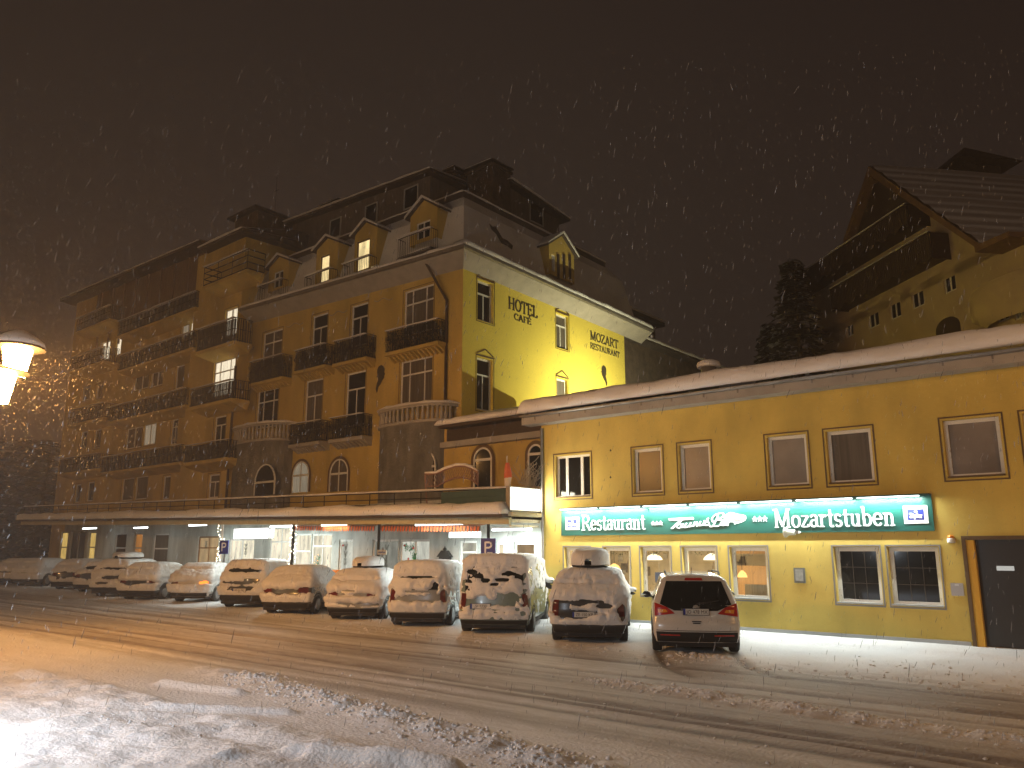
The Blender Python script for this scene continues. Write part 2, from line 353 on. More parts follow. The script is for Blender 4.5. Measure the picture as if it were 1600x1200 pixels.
def rail(mb, fr_pts, z0, z1, n_rail=2, step=0.12, r=0.012, bars=True):
    """railing along plan points (u,d)"""
    for i in range(len(fr_pts)-1):
        (a, b), (c, e) = fr_pts[i], fr_pts[i+1]; L = math.hypot(c-a, e-b)
        for k in range(n_rail):
            z = z1 - (z1-z0-0.06)*k/max(1, n_rail-1); mb.box if False else mb.tube([(a, b, z), (c, e, z)], r*1.6, 4)
        if bars:
            n = max(1, int(L/step))
            for k in range(n+1):
                t = k/n; mb.bar((a+(c-a)*t, b+(e-b)*t, z0), (a+(c-a)*t, b+(e-b)*t, z1), r)
def scroll_rail(mb, pts, z0, z1, seed=0, dense=1.0):
    """belly wrought-iron balcony basket with scrolls"""
    rail(mb, pts, z0, z1, 2, 0.16, 0.010)
    rr = random.Random(seed)
    for i in range(len(pts)-1):
        (a, b), (c, e) = pts[i], pts[i+1]; L = math.hypot(c-a, e-b); n = max(1, int(L/0.18*dense))
        for k in range(n):
            t = (k+.5)/n; cu, cdp = a+(c-a)*t, b+(e-b)*t; zc = z0+(z1-z0)*rr.uniform(.3, .7); R = rr.uniform(.07, .12)
            q = []
            for j in range(12):
                an = j*0.75; ra = R*(1-j/14); du = ra*math.cos(an)
                q.append((cu+du*(c-a)/L, cdp+du*(e-b)/L+0.03, zc+ra*1.5*math.sin(an)))
            mb.tube(q, 0.011, 4, caps=False)
def tufts(mb, u0, u1, d0, d1, z, h, n, seed=0, s=0.05):
    rr = random.Random(seed)
    for _ in range(n):
        u, d = rr.uniform(u0, u1), rr.uniform(d0, d1); zz = z+rr.random()**1.4*h*(0.5+0.5*rr.random())
        a, b = rr.uniform(-1, 1), rr.uniform(-1, 1)
        mb.poly([(u, d, zz), (u+s*a, d+s*b, zz+s), (u+s*(a+b)*.6, d+s*(b-a)*.6, zz+s*rr.uniform(-1.4, 1.6))])
def snowcap(fr, u0, u1, d0, d1, z0, z1, th, name='snow_cap', parent=None, nu=None, droop=0.0, seed=0, m=None, slope=0.0):
    """rounded, lumpy snow along a ledge from (u0,z0) to (u1,z1); the upper side may rise inwards by slope"""
    L = abs(u1-u0); nu = nu or max(6, int(L/0.12)); prof = []
    for t in np.linspace(0, 1, 11):
        a = math.pi*0.62*t if t < .5 else math.pi*0.62*.5
        prof.append(t)
    us = np.linspace(0, 1, nu); P = []
    W = d1-d0
    # profile: outer underside -> rounded nose -> top -> back
    sec = [(d1-.06, -.012-droop), (d1, -.02-droop), (d1+.05, .12*th), (d1+.06, .42*th), (d1+.02, .72*th), (d1-.10, .93*th), (d1-.26, th)]
    nb = max(2, int((W-.3)/0.35)); sec += [(d1-.26-(W-.26)*k/nb, th+slope*(W-.26)*k/nb) for k in range(1, nb+1)]
    sec.append((d0, -.01+slope*W))
    UU = u0+(u1-u0)*us[:, None]+0*np.arange(len(sec))[None]; JJ = np.arange(len(sec))[None]*1.0+0*us[:, None]
    N1 = fbm(UU*.9+seed*17.3, JJ*.35, 0*UU+seed*3.1, 3, seed); N2 = fbm(UU*2.1+seed*7.3, JJ*.5, 0*UU+seed*1.7, 3, seed+5)
    for i, t in enumerate(us):
        u = u0+(u1-u0)*t; z = z0+(z1-z0)*t
        for j, (d, h) in enumerate(sec):
            n1 = float(N1[i, j]); e = min(1, min(t, 1-t)*L/.2+.35)
            out = 0.075*n1 if 0 < j < 8 else 0
            dz = (0.05*th/.35*float(N2[i, j])+.06*min(1, th/.35)*n1 if h > 0 else 0.025*n1)*(1 if j < len(sec)-1 else 0)
            P.append((u, d+out, z+h*e+dz))
    mb = MB(fr); mb.grid(P, nu, len(sec)); nv = len(sec)
    mb.add([P[j] for j in range(nv)], [list(range(nv))]); mb.add([P[(nu-1)*nv+j] for j in range(nv)], [list(range(nv))[::-1]])
    return mb.build(name, m or SNOW, parent)
_c = {}
def fb(x, y, seed):
    return fbm(np.array([x+seed*17.3]), np.array([y]), np.array([seed*3.1]), 3, seed)[0]
def opx(fr, xl, xr, yt, yb, d=0.0):
    ym, xm = (yt+yb)/2, (xl+xr)/2
    return (fr.px(xl, ym, d)[0], fr.px(xr, ym, d)[0], fr.px(xm, yb, d)[1], fr.px(xm, yt, d)[1])
YR, YH, YT, YW, YL, YC, YG = 20.89, 24.5, 23.81, 24.7, 23.49, 19.3, 22.0
FR, FH, FT, FW, FL, FC, FG = [Fr((0, y), 0) for y in (YR, YH, YT, YW, YL, YC, YG)]
XC = onY(724, 411, YH).x; XT = onY(385, 600, YH).x
FS = Fr((XC, 0), math.pi/2)
# ================================================================== RESTAURANT BUILDING (two storeys, right)
rb = thing('restaurant_building', 'long two storey yellow restaurant building with snowy roof and green sign band', 'restaurant', (-10, YR, 0))
rb.location = (0, 0, 0)
XR0, XR1 = -16.42, 3.0
up = [opx(FR, 868, 922, 706, 775), opx(FR, 990, 1034, 702, 771), opx(FR, 1062, 1110, 695, 769), opx(FR, 1200, 1262, 682, 762), opx(FR, 1293, 1364, 674, 758), opx(FR, 1476, 1566, 652, 744), opx(FR, 1602, 1660, 640, 736)]
zu0, zu1 = sum(o[2] for o in up)/7, sum(o[3] for o in up)/7
lo = [opx(FR, 882, 922, 856, 930), opx(FR, 944, 984, 856, 930), opx(FR, 1002, 1048, 856, 930), opx(FR, 1067, 1120, 855, 932), opx(FR, 1142, 1200, 855, 936), opx(FR, 1305, 1376, 854, 938), opx(FR, 1390, 1470, 854, 943)]
zl0, zl1 = 0.92, sum(o[3] for o in lo)/7
up = [(a, b, zu0, zu1) for a, b, _, _ in up]; lo = [(a, b, zl0, zl1) for a, b, _, _ in lo]
dr = (FR.px(1518, 925)[0], FR.px(1518, 925)[0]+2.1, -0.05, 2.45)
m = MB(FR); wall(m, XR0, XR1, -0.4, 6.75, up+lo+[dr], 0.24)
m.poly([(XR0, 0, -.4), (XR0, 0, 6.75), (XR0, -9, 8.4), (XR0, -9, -.4)]); m.poly([(XR1, 0, -.4), (XR1, -9, -.4), (XR1, -9, 8.4), (XR1, 0, 6.75)])
m.box((XR0+.01, -9.05, -.4), (XR1-.01, -9.0, 8.35))
m.build('wall', PLASTER, rb)
m = MB(FR); m.box((XR0-.0, 0.003, -.4), (dr[0]-.12, 0.03, 0.20)); m.box((dr[1]+.1, 0.003, -.4), (XR1, 0.05, 0.16)); m.build('plinth', GREYP, rb)
# upper windows
panes = {}
for i, o in enumerate(up):
    st = 'triple' if i == 0 else 'plain'
    f = window(FR, rb, o, st, fw=0.09 if i else .07, dep=-0.17, trim='rect', sill=BROWN, trimw=0.035, pane=[GLASSD, GLASSR, CURTP, CURTP, CURT, CURTP, GLASSD][i])
TRIMSH = mat('trim_shaded_grey', (.22, .21, .20), .6)  # shading of the lower window trims put into their colour
PENDL = emit('pendant_glow', (1.0, 0.78, 0.42), 4.0)
for i, o in enumerate(lo):
    window(FR, rb, o, 'plain', fw=0.10, dep=-0.19, trim='rect', sill=GREYP, trimw=0.035, pane=GLASS if i < 5 else GLASSD, trimm=TRIMSH, o2v=.02)
# dark windows keep a lattice of glazing bars behind the glass
for o in lo[5:]:
    m = MB(FR)
    for k in range(1, 3): x = o[0]+.1+(o[1]-o[0]-.2)*k/3; m.box((x-.008, -.168, o[2]+.1), (x+.008, -.160, o[3]-.1))
    for k in range(1, 3): z = o[2]+.1+(o[3]-o[2]-.2)*k/3; m.box((o[0]+.1, -.167, z-.008), (o[1]-.1, -.161, z+.008))
    m.build('glazing_bars', mat('glazing_bar_dark', (.06, .05, .04), .6) if 'glazing_bar_dark' not in MATS else MATS['glazing_bar_dark'], rb)
# the dining room behind the five lit windows
ROOMW = mat('room_wall', (0.66, 0.56, 0.38), 0.8, noise=0.25, scale=2)
WOODP = mat('wood_panelling', (0.48, 0.27, 0.09), 0.5, noise=0.3, scale=2, stretch=(9, 1, 0.5))
m = MB(FR); a, b = XR0+.05, lo[4][1]+1.2
m.poly([(a, -4, -.2), (b, -4, -.2), (b, -4, 2.75), (a, -4, 2.75)]); m.poly([(a, -.26, -.2), (a, -4, -.2), (a, -4, 2.75), (a, -.26, 2.75)])
m.poly([(b, -.26, -.2), (b, -.26, 2.75), (b, -4, 2.75), (b, -4, -.2)]); m.poly([(a, -.26, 2.75), (a, -4, 2.75), (b, -4, 2.75), (b, -.26, 2.75)]); m.poly([(a, -.26, 0), (b, -.26, 0), (b, -4, 0), (a, -4, 0)])
m.build('dining_room', ROOMW, rb)
m = MB(FR); m.box((lo[4][0]-.9, -2.4, 0), (lo[4][1]+.3, -2.3, 1.75)); m.box((lo[4][0]-.9, -2.4, 2.1), (lo[4][1]+.3, -2.25, 2.3))
m.build('wood_panelling', WOODP, rb)
for (px, py, col, r) in [(904, 872, 0, .20), (960, 890, 1, .2), (1022, 875, 0, .26), (1112, 875, 0, .24), (1160, 902, 1, .14)]:
    u, z = FR.px(px, py, -1.0); p = FR.w(u, -1.0, z)
    t = thing('pendant_lamp', {904: 'white lit lamp behind the leftmost restaurant window', 960: 'small amber lamp glowing in second restaurant window', 1022: 'white dome pendant lamp in the middle lit window beside blue shield', 1112: 'white dome pendant lamp seen above the roof of the white car', 1160: 'round glowing wall lamp in rightmost lit restaurant window'}[px], 'lamp', p)
    g = MB(); g.lathe((0, 0, 0), [(r, 0), (r*.93, .05), (r*.7, .12), (r*.3, .17), (.03, .19)], 16)
    g.build('lamp_shade', emit('shade_glow', (1, .86, .6) if not col else (1, .55, .16), 2.2), t)
    g = MB(); g.tube([(0, 0, .19), (0, 0, 2.74-p.z)], .008, 4); g.build('cord', IRON, t)
    point('pendant_light', (p.x, p.y, p.z-.12), 42, (1, .74, .42), .08)
# clutter in the room: framed prints, garland, shield
u, z = FR.px(886, 886+20, -.30); u, z = FR.px(1065, 905, -.5)
u, z = FR.px(1030, 905, -.4)
t = thing('hanging_shield', 'blue and white shield sign hanging inside the middle lit window', 'sign', FR.w(u, -.4, z))
g = MB(); g.prism([(-.13, 0, .2), (.13, 0, .2), (.14, 0, -.05), (.08, 0, -.2), (0, 0, -.26), (-.08, 0, -.2), (-.14, 0, -.05)], (0, .03, 0)); g.build('shield', mat('shield_blue', (.10, .16, .36), .5), t)
g = MB(); g.prism([(0, -.012, .1), (.05, -.012, 0), (0, -.012, -.12), (-.05, -.012, 0)], (0, .01, 0)); g.tube([(0, .015, .2), (0, .015, 2.7-z)], .006, 4); g.build('emblem', PLATE, t)
rr = random.Random(3)
pm = [mat('picture_tone', (.25, .2, .14), .7, noise=.5, scale=6), mat('picture_tone_light', (.6, .55, .45), .7, noise=.5, scale=7), mat('garland', (.09, .12, .04), .8, noise=.5, scale=12)]
m = MB(FR)
for i in range(5):
    o = lo[i]
    for k in range(4):
        m.cur = rr.randrange(2); x = rr.uniform(o[0]-1.6, o[1]-.6); z = rr.uniform(1.3, 2.2); s_ = rr.uniform(.12, .28); dd = -3.96+.01*k
        m.box((x, -3.99, z), (x+s_, dd, z+s_*1.2))
m.build('framed_prints', pm[:2], rb)
m = MB(FR)
for i in range(4):
    o = lo[i]; tufts(m, o[0]+.1, o[1]-.1, -.32, -.24, o[3]-.22, .14, 60, i, .035)
    tufts(m, o[0]+.1, o[0]+.16 if i % 2 else o[1]-.1, -.30, -.25, o[2]+.1, .7 if i != 2 else .3, 60, i+9, .03)
m.build('window_greenery', pm[2], rb)
m = MB(FR)
for i in range(5):
    o = lo[i]; m.box((o[0]+.05, -.75, .0), (o[1]-.05, -.72, 1.28)); 
m.build('cafe_half_curtain', mat('half_curtain', (.62, .55, .42), .8, noise=.4, scale=1, stretch=(20, 1, 1)), rb)
# door
m = MB(FR); m.box((dr[0], -.2, -.05), (dr[1], -.14, dr[3])); d_ = m.build('door', mat('dark_door', (.03, .024, .02), .35), rb)
m = MB(FR); uu = FR.px(1571, 888, -.14); m.box((uu[0]-.17, -.137, uu[1]-.05), (uu[0]+.17, -.12, uu[1]+.05)); m.build('plate', emit('door_plate', (1, .98, .9), .5), d_)
m = MB(FR); m.box((dr[0]-.08, .004, -.4), (dr[0], .05, dr[3]+.08)); m.box((dr[0], .004, dr[3]), (dr[1]+.08, .05, dr[3]+.08)); m.box((dr[1], .004, -.4), (dr[1]+.08, .05, dr[3])); m.build('door_trim', BROWN, rb)
m = MB(FR); m.box((dr[0]-.002, -.205, -.05), (dr[0]+.16, .012, dr[3]-.01)); m.build('door_jamb', mat('jamb_orange', (.75, .42, .04), .6), rb)
# eaves, gutter, snow
def ez(u): return 6.29+(u+16.4)*0.004
m = MB(FR); m.prism([(XR0-.45, 0, 6.30), (XR0-.45, .5, 6.30), (XR0-.45, .5, 6.62), (XR0-.45, -9.3, 8.75), (XR0-.45, -9.3, 8.6), (XR0-.45, 0, 6.42)], (XR1-XR0+.6, 0, 0)); m.build('roof', CORN, rb)
m = MB(FR); 
pr = [(.50+.075+.075*math.cos(a), 6.60+.075*math.sin(a)) for a in [math.pi*(1+k/6) for k in range(7)]]
m.prism([(XR0-.45, d, z) for d, z in pr], (XR1-XR0+.6, 0, 0))
for k in range(18):
    x = XR0+.1+k*1.02; m.box((x, .502, 6.44), (x+.04, .52, 6.60))
m.build('gutter', ZINC, rb)
m = MB(FR)
for k in range(20):
    x = XR0-.2+k*1.02+rr.uniform(-.1, .1); m.bar((x, .5, 6.66), (x+.02, .74, 6.60), .012)
m.build('snow_hook', ZINC, rb)
snowcap(FR, XR0-.5, XR1+.2, -9.0, .62, 6.70, 6.72, .46, 'snow_cover', rb, nu=150, seed=2, slope=0.225)
m = MB(FR)
u, z = FR.px(1107, 572, -2.0); m.lathe((u, -2.0, z-.55), [(.24, 0), (.24, .5)], 10); vent = m.build('roof_vent', ZINC, rb)
m = MB(FR); m.lathe((u, -2.0, z-.05), [(.36, 0), (.38, .07), (.34, .17), (.18, .24), (.02, .26)], 14); m.build('snow_cap', SNOW, vent)
m = MB(FR); m.tube([(XR0+.06, .06, 6.2), (XR0+.06, .06, .1)], .05, 8); m.build('downpipe', ZINC, rb)
for px, py in [(955, 704), (955, 746)]:
    u, z = FR.px(px, py); m = MB(FR); m.tube([(u, 0, z), (u, .06, z-.02), (u+.03, .09, z+.03)], .012, 5); m.build('wall_hook', IRON, rb)
# ---- green sign board
s0, s1 = FR.px(878, 815)[0], FR.px(1458, 800)[0]; sz0, sz1 = 2.655, 3.49; sd = .045
sg = thing('restaurant_sign', 'long green board with white lettering between the two window rows of yellow building', 'sign', (0, 0, 0))
m = MB(FR); m.box((s0, .02, sz0), (s1, sd, sz1)); m.build('board', GREEN, sg)
m = MB(FR); m.box((s0-.01, .02, sz1+.003), (s1+.01, sd+.20, sz1+.03)); m.build('lamp_canopy', mat('canopy_dark', (.02, .06, .05), .5), sg)
TUBE = emit('tube_glow', (.85, 1, .95), 7)
n = 7
for k in range(n):
    a = s0+.1+(s1-s0-.2)*k/n; b = a+(s1-s0-.2)/n-.12
    m = MB(FR); m.tube([(a, sd+.17, sz1-.02), (b, sd+.17, sz1-.02)], .016, 6); m.build('light_tube', TUBE, sg)
    c = FR.w((a+b)/2, sd+.17, sz1-.05)
    area('sign_tube_light', c, 72, (.92, 1.0, .95), b-a, .03, (0, .12, -1))
def px2(x, y, d=sd): return FR.px(x, y, d)
u0, z0 = px2(909, 829); u1, _ = px2(1009, 826); zb = z0; hcap = (px2(915, 805)[1]-px2(915, 829)[1])
m = MB(FR); text(m, 'Restaurant', u0, zb, hcap, sd, sd+.02, .11, .05, width=u1-u0); m.build('lettering', LETW, sg); m = MB(FR)
u0, z0 = px2(1210, 824); u1, _ = px2(1400, 820); zb2 = px2(1300, 822)[1]; hc2 = px2(1220, 795)[1]-px2(1220, 824)[1]
text(m, 'Mozartstuben', u0, zb2-.02, hc2, sd, sd+.02, .125, .055, width=u1-u0); m.build('lettering', LETW, sg); m = MB(FR)
u0, z0 = px2(1018, 820); u1, _ = px2(1036, 820); text(m, '***', u0, zb+.0, .44, sd, sd+.02, width=u1-u0); m.build('stars', LETW, sg); m = MB(FR)
u0, z0 = px2(1176, 817); u1, _ = px2(1200, 817); text(m, '***', u0, zb+.03, .5, sd, sd+.02, width=u1-u0)
m.build('stars', LETW, sg)
# script words
def spath(mb, pts, r0=.035):
    for P in pts:
        q = [px2(x, y) for x, y in P]
        ribbon(mb, q, r0*1.25, r0*.8, sd, sd+.02, 0, 0, 1.0)
def cv(pts, n=6):
    """Catmull-Rom through pixels"""
    P = [pts[0]]+list(pts)+[pts[-1]]; o = []
    for i in range(1, len(P)-2):
        for k in range(n):
            t = k/n; a, b, c, d = P[i-1], P[i], P[i+1], P[i+2]
            o.append(tuple(.5*((2*b[j])+(-a[j]+c[j])*t+(2*a[j]-5*b[j]+4*c[j]-d[j])*t*t+(-a[j]+3*b[j]-3*c[j]+d[j])*t**3) for j in (0, 1)))
    return o+[pts[-1]]
m = MB(FR)
spath(m, [[(1045, 811), (1083, 809)], [(1046, 813), (1084, 811)], [(1066, 811), (1049, 826)], [(1068, 811), (1051, 826)],
  cv([(1067, 820), (1061, 819), (1058, 823), (1062, 825), (1068, 819), (1065, 824), (1070, 823)]), cv([(1073, 818), (1070, 824), (1075, 823), (1080, 817), (1077, 823), (1081, 822)]),
  cv([(1083, 822), (1086, 816), (1084, 822), (1089, 816), (1090, 820), (1089, 822), (1093, 820)]), cv([(1095, 815), (1093, 821), (1098, 820), (1101, 814), (1099, 820), (1102, 819)]),
  cv([(1102, 818), (1107, 810), (1105, 813), (1108, 818), (1104, 821), (1101, 819)])], .030)
m.build('script_lettering', LETW, sg); m = MB(FR)
spath(m, [cv([(1122, 807), (1118, 815), (1115, 821), (1111, 823), (1109, 821)]), cv([(1114, 815), (1113, 810), (1119, 804), (1128, 802), (1131, 805), (1126, 810), (1120, 812), (1128, 813), (1129, 818), (1122, 822), (1116, 822)]),
  cv([(1134, 815), (1129, 815), (1127, 819), (1131, 821), (1136, 815), (1134, 820), (1137, 819)]), cv([(1137, 821), (1140, 814), (1142, 815), (1144, 815)]), [(1149, 817), (1148, 819)]], .032)
m.build('script_lettering', LETW, sg)
def shape(pts, d1, matx, name, d0=None):
    m = MB(FR); q = [px2(x, y, sd) for x, y in pts]; m.prism([(a, d0 or sd, b) for a, b in q], (0, d1, 0)); return m.build(name, matx, sg)
shape(cv([(1131, 812), (1133, 805), (1142, 801), (1152, 803), (1163, 805), (1166, 809), (1163, 814), (1151, 818), (1142, 814), (1131, 812)], 3)[:-1], .008, LETW, 'car_picture')
shape(cv([(1133, 811), (1136, 805), (1143, 803), (1150, 806), (1161, 807), (1162, 811), (1152, 815), (1143, 812), (1133, 811)], 3)[:-1], .014, mat('car_picture_orange', (.75, .32, .16), .5, col2=(.5, .14, .2), scale=7), 'car_picture')
shape(cv([(1140, 806), (1146, 804), (1151, 808), (1142, 810), (1140, 806)], 3)[:-1], .018, mat('car_picture_pale', (.85, .7, .55), .5), 'car_picture')
for (x0, y0, x1, y1) in [(884, 808, 905, 828), (1412, 790, 1450, 818)]:
    xm, ym = (x0+x1)/2, (y0+y1)/2; a, z0 = px2(x0, ym)[0], px2(xm, y1)[1]; b, z1 = px2(x1, ym)[0], px2(xm, y0)[1]
    m = MB(FR); m.box((a, sd, z0), (b, sd+.012, z1)); lg = m.build('logo_board', LETW, sg)
    w_, h_ = b-a, z1-z0; iw = .17 if w_/h_ < 1.15 else .16
    m = MB(FR); m.box((a+w_*iw, sd+.012, z0+h_*.2), (b-w_*iw, sd+.016, z1-h_*.2)); m.build('logo_field', BLUE, lg)
    m = MB(FR); text(m, 'Zipfer', a+w_*.24, z0+h_*.31, h_*.27, sd+.016, sd+.020, .26, .16, width=w_*.54)
    m.lathe((a+w_*.52, sd+.016, z0+h_*.66), [(h_*.09, 0), (h_*.085, .006), (.001, .007)], 12, axis='y'); m.build('logo_mark', LETW, lg)
# ---- small things on the facade
def at(fr, x, y, d=0.): u, z = fr.px(x, y, d); return fr.w(u, d, z)
p = at(FR, 1237, 833, .22)
t = thing('floodlight', 'pale floodlight head mounted under the green sign board', 'floodlight', p)
g = MB(); g.lathe((-.18, 0, .02), [(.13, 0), (.135, .03), (.08, .1), (.075, .26)], 14, axis='x'); g.build('lamp_head', mat('lamp_ivory', (.75, .78, .66), .4), t)
g = MB(); g.tube([(.09, 0, .02), (.16, 0, .02), (.16, .2, .02)], .02, 6); g.box((.1, -.04, -.02), (.19, .03, .06)); g.build('bracket', GREYP, t)
t = thing('wall_alarm', 'small white alarm box with orange cap beside the dark doorway', 'alarm', at(FR, 1486, 843, .05))
g = MB(); g.lathe((0, 0, -.08), [(.08, 0), (.085, .02), (.085, .10), (.07, .11)], 14); g.build('housing', WHITEP, t)
g = MB(); g.lathe((0, 0, .032), [(.07, 0), (.07, .04), (.05, .065), (.01, .075)], 14); g.build('lens', mat('lens_orange', (.9, .3, .02), .3), t)
t = thing('menu_box', 'small grey framed menu case on yellow wall between the lit and dark windows', 'notice board', at(FR, 1250, 899, .0))
g = MB(); g.box((-.14, -.05, -.19), (.14, -.003, .19)); g.build('case', mat('case_grey', (.16, .17, .16), .5), t)
g = MB(); g.box((-.10, -.056, -.14), (.10, -.052, .15)); g.build('paper', mat('paper_grey', (.42, .43, .41), .5, noise=.3, scale=14), t)
t = thing('wall_plaque', 'small bare grey metal plaque beside the dark doorway', 'plaque', at(FR, 1496, 921, .0))
g = MB(); g.box((-.13, -.02, -.14), (.13, -.003, .14)); g.build('plate', mat('plaque_grey', (.40, .36, .34), .4, .4), t)
g = MB(); g.box((-.04, -.024, .09), (.04, -.021, .11)); g.build('keyhole', WHITEP, t)
# ================================================================== HOTEL
hb = thing('hotel_building', 'large dark yellow hotel with mansard roof, iron balconies and floodlit side wall', 'hotel', (0, 0, 0))
XM0 = XT  # left end of the main front
def lz(fr, x0, y0, x1, y1, d=0.):
    """level line through two photo points on a facade -> z(u)"""
    (a, za), (b, zb_) = fr.px(x0, y0, d), fr.px(x1, y1, d)
    return lambda u: za+(zb_-za)*(u-a)/(b-a)
cz = lz(FH, 390, 500, 722, 412)          # top of wall
def band(fr, u0, u1, zf, sec, name, matx, parent, nseg=1, m0=0, m1=0):
    """profile band (d,z offsets) following z(u)"""
    m = MB(fr)
    for k in range(nseg):
        a, b = u0+(u1-u0)*k/nseg, u0+(u1-u0)*(k+1)/nseg
        m.add([(a+m0*d, d, zf(a)+z) for d, z in sec]+[(b+m1*d, d, zf(b)+z) for d, z in sec],
              [list(range(len(sec)))[::-1], [len(sec)+i for i in range(len(sec))]]+[[i, (i+1) % len(sec), len(sec)+(i+1) % len(sec), len(sec)+i] for i in range(len(sec))])
    return m.build(name, matx, parent)
# --- main front openings
top3 = [(410, 440, 517, 572, 'cross'), (487, 511, 491, 556, 'tcross'), (548, 574, 475, 540, 'tcross'), (631, 677, 449, 520, 'wide')]
top2 = [(401, 434, 608, 668, 'wide'), (476, 503, 593, 672, 'tcross'), (540, 570, 581, 665, 'tcross'), (625, 675, 560, 632, 'wide')]
ops = []; wl = []
for a, b, c, e, st in top3+top2:
    o = opx(FH, a, b, c, e); ops.append(o); wl.append((o, st))
m = MB(FH); zc_ = max(cz(XM0), cz(XC))
wall(m, XM0-.3, XC, 0, cz(XC)-.02, ops, 0.2)
m.poly([(XM0-.3, .0, cz(XC)-.02), (XC, .0, cz(XC)-.02), (XM0-.3, .0, cz(XM0))])
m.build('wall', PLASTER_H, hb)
for i, (o, st) in enumerate(wl):
    window(FH, hb, o, st, fw=.08, dep=-.14, trim='rect', trimw=.03, pane=CURT if i in (0, 3, 5, 7) else GLASSD)
# --- side wall
sw = [(746, 771, 440, 503), (869, 888, 492, 545), (745, 770, 560, 642), (870, 887, 592, 640)]
so = []
for a, b, c, e in sw: so.append(opx(FS, a, b, c, e))
YB = FS.px(976, 560)[0]
m = MB(FS); ztop = (cz(XC)+FS.px(975, 520)[1])/2
wall(m, YH, YB, 4.0, ztop, so, 0.24)
m.poly([(YB, 0, 4), (YB, -12, 4), (YB, -12, ztop), (YB, 0, ztop)])
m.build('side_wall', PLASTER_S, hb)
for i, o in enumerate(so): window(FS, hb, o, 'tcross' if i != 3 else 'plain', fw=.09, dep=-.2, trim='ped', trimw=.03, pane=CURT if i in (1, 3) else GLASSD)
m = MB(FS)
for s_, xl, yl, xr, yr, h0 in [('HOTEL', 795, 490, 838, 496, 24), ('CAFE', 804, 499, 829, 507, 11), ('MOZART', 922, 533, 965, 545, 14), ('RESTAURANT', 922, 546, 967, 559, 9)]:
    pass
def sidetext(s_, xl, ybl, xr, ybr, ht):
    a, z0 = FS.px(xl, ybl); b, z1 = FS.px(xr, ybr); z = (z0+z1)/2; h = FS.px(xl, ybl-ht)[1]-z0
    text(m, s_, a, z, h, 0, .02, .17, .075, width=b-a)
sidetext('HOTEL', 794, 484, 840, 496, 19); sidetext('CAFE', 803, 499, 830, 508.5, 10)
u, z = FS.px(826, 497); m.prism([(u, 0, z), (u+.10, 0, z+.04), (u+.16, 0, z+.20), (u+.06, 0, z+.16)], (0, .02, 0))
m.build('lettering', LETD, hb); m = MB(FS)
sidetext('MOZART', 922, 530, 966, 546, 14); sidetext('RESTAURANT', 922, 544, 968, 559, 9)
m.build('lettering', LETD, hb)
# silhouette head emblems
def sil(fr, x, y, s, name, flip=1):
    q = [(-.30, .95), (-.05, 1.1), (.25, 1.02), (.40, .8), (.42, .55), (.36, .35), (.46, .22), (.30, .12), (.26, -.05), (.40, -.3), (.52, -.75), (.38, -1.05), (.22, -.6), (.0, -.42), (-.2, -.15), (-.36, 0), (-.42, .10), (-.36, .2), (-.50, .32), (-.38, .5), (-.44, .72)]
    u, z = fr.px(x, y); mm = MB(fr); mm.prism([(u-flip*a*s, 0.003, z+b*s) for a, b in q][::-flip], (0, .03, 0)); mm.build(name, LETD, hb)
sil(FS, 943.5, 587, .52, 'silhouette_emblem', -1); sil(FH, 595, 592, .62, 'silhouette_emblem')
# --- cornice: sloping soffit, board, gutter, snow
OV = .75
csec = [(0, -.02), (.10, -.30), (.16, -.30), (OV-.05, .30), (OV, .42), (OV, .60), (0, .60)]
csec = [(0.0, -.25), (OV, .28), (OV, .46), (0.0, .46)]
band(FH, XM0-.1, XC, cz, csec, 'cornice', CORN, hb, m1=.999)
zs = lambda u: ztop+.0
band(FS, YH, YB+1.9, lambda u: cz(XC)-(u-YH)*(cz(XC)-FS.px(975, 519)[1])/(YB-YH), csec, 'cornice', CORN, hb, m0=-.999)
gs = [(OV+.005, .30), (OV+.11, .34), (OV+.13, .46), (OV+.005, .46)]
band(FH, XM0, XC, cz, gs, 'gutter', ZINC, hb, m1=.999); szf = lambda u: cz(XC)-(u-YH)*(cz(XC)-FS.px(975, 519)[1])/(YB-YH)
band(FS, YH, YB+1.9, szf, gs, 'gutter', ZINC, hb, m0=-.999)
snowcap(FH, XM0, XC+OV+.05, 0, OV+.06, cz(XM0)+.47, cz(XC)+.47, .20, 'cornice_snow', hb, seed=11, m=SNOWR)
snowcap(FS, YH-OV, YB+1.8, 0, OV+.08, szf(YH)+.47, szf(YB+1.8)+.47, .34, 'cornice_snow', hb, seed=12)
# painted scroll lines under the cornice
m = MB(FH)
for (x0, y0, x1, y1) in [(448, 510, 474, 504), (515, 492, 542, 485), (585, 470, 614, 466)]:
    q = [FH.px(x0+(x1-x0)*t, y0+(y1-y0)*t+(2.2*math.sin(t*6.3*1.5))) for t in np.linspace(0, 1, 12)]
    m.tube([(a, .01, b) for a, b in q], .02, 4)
m.build('painted_scroll', CORN, hb)
# --- downpipe on the main front
m = MB(FH); q = [FH.px(x, y) for x, y in [(676, 409), (701, 470), (700, 560), (698, 640)]]
m.tube([(q[0][0], .6, q[0][1]), (q[1][0]-.02, .1, q[1][1]), (q[1][0]-.02, .1, 7.2)], .065, 8); m.build('downpipe', DARKW, hb)
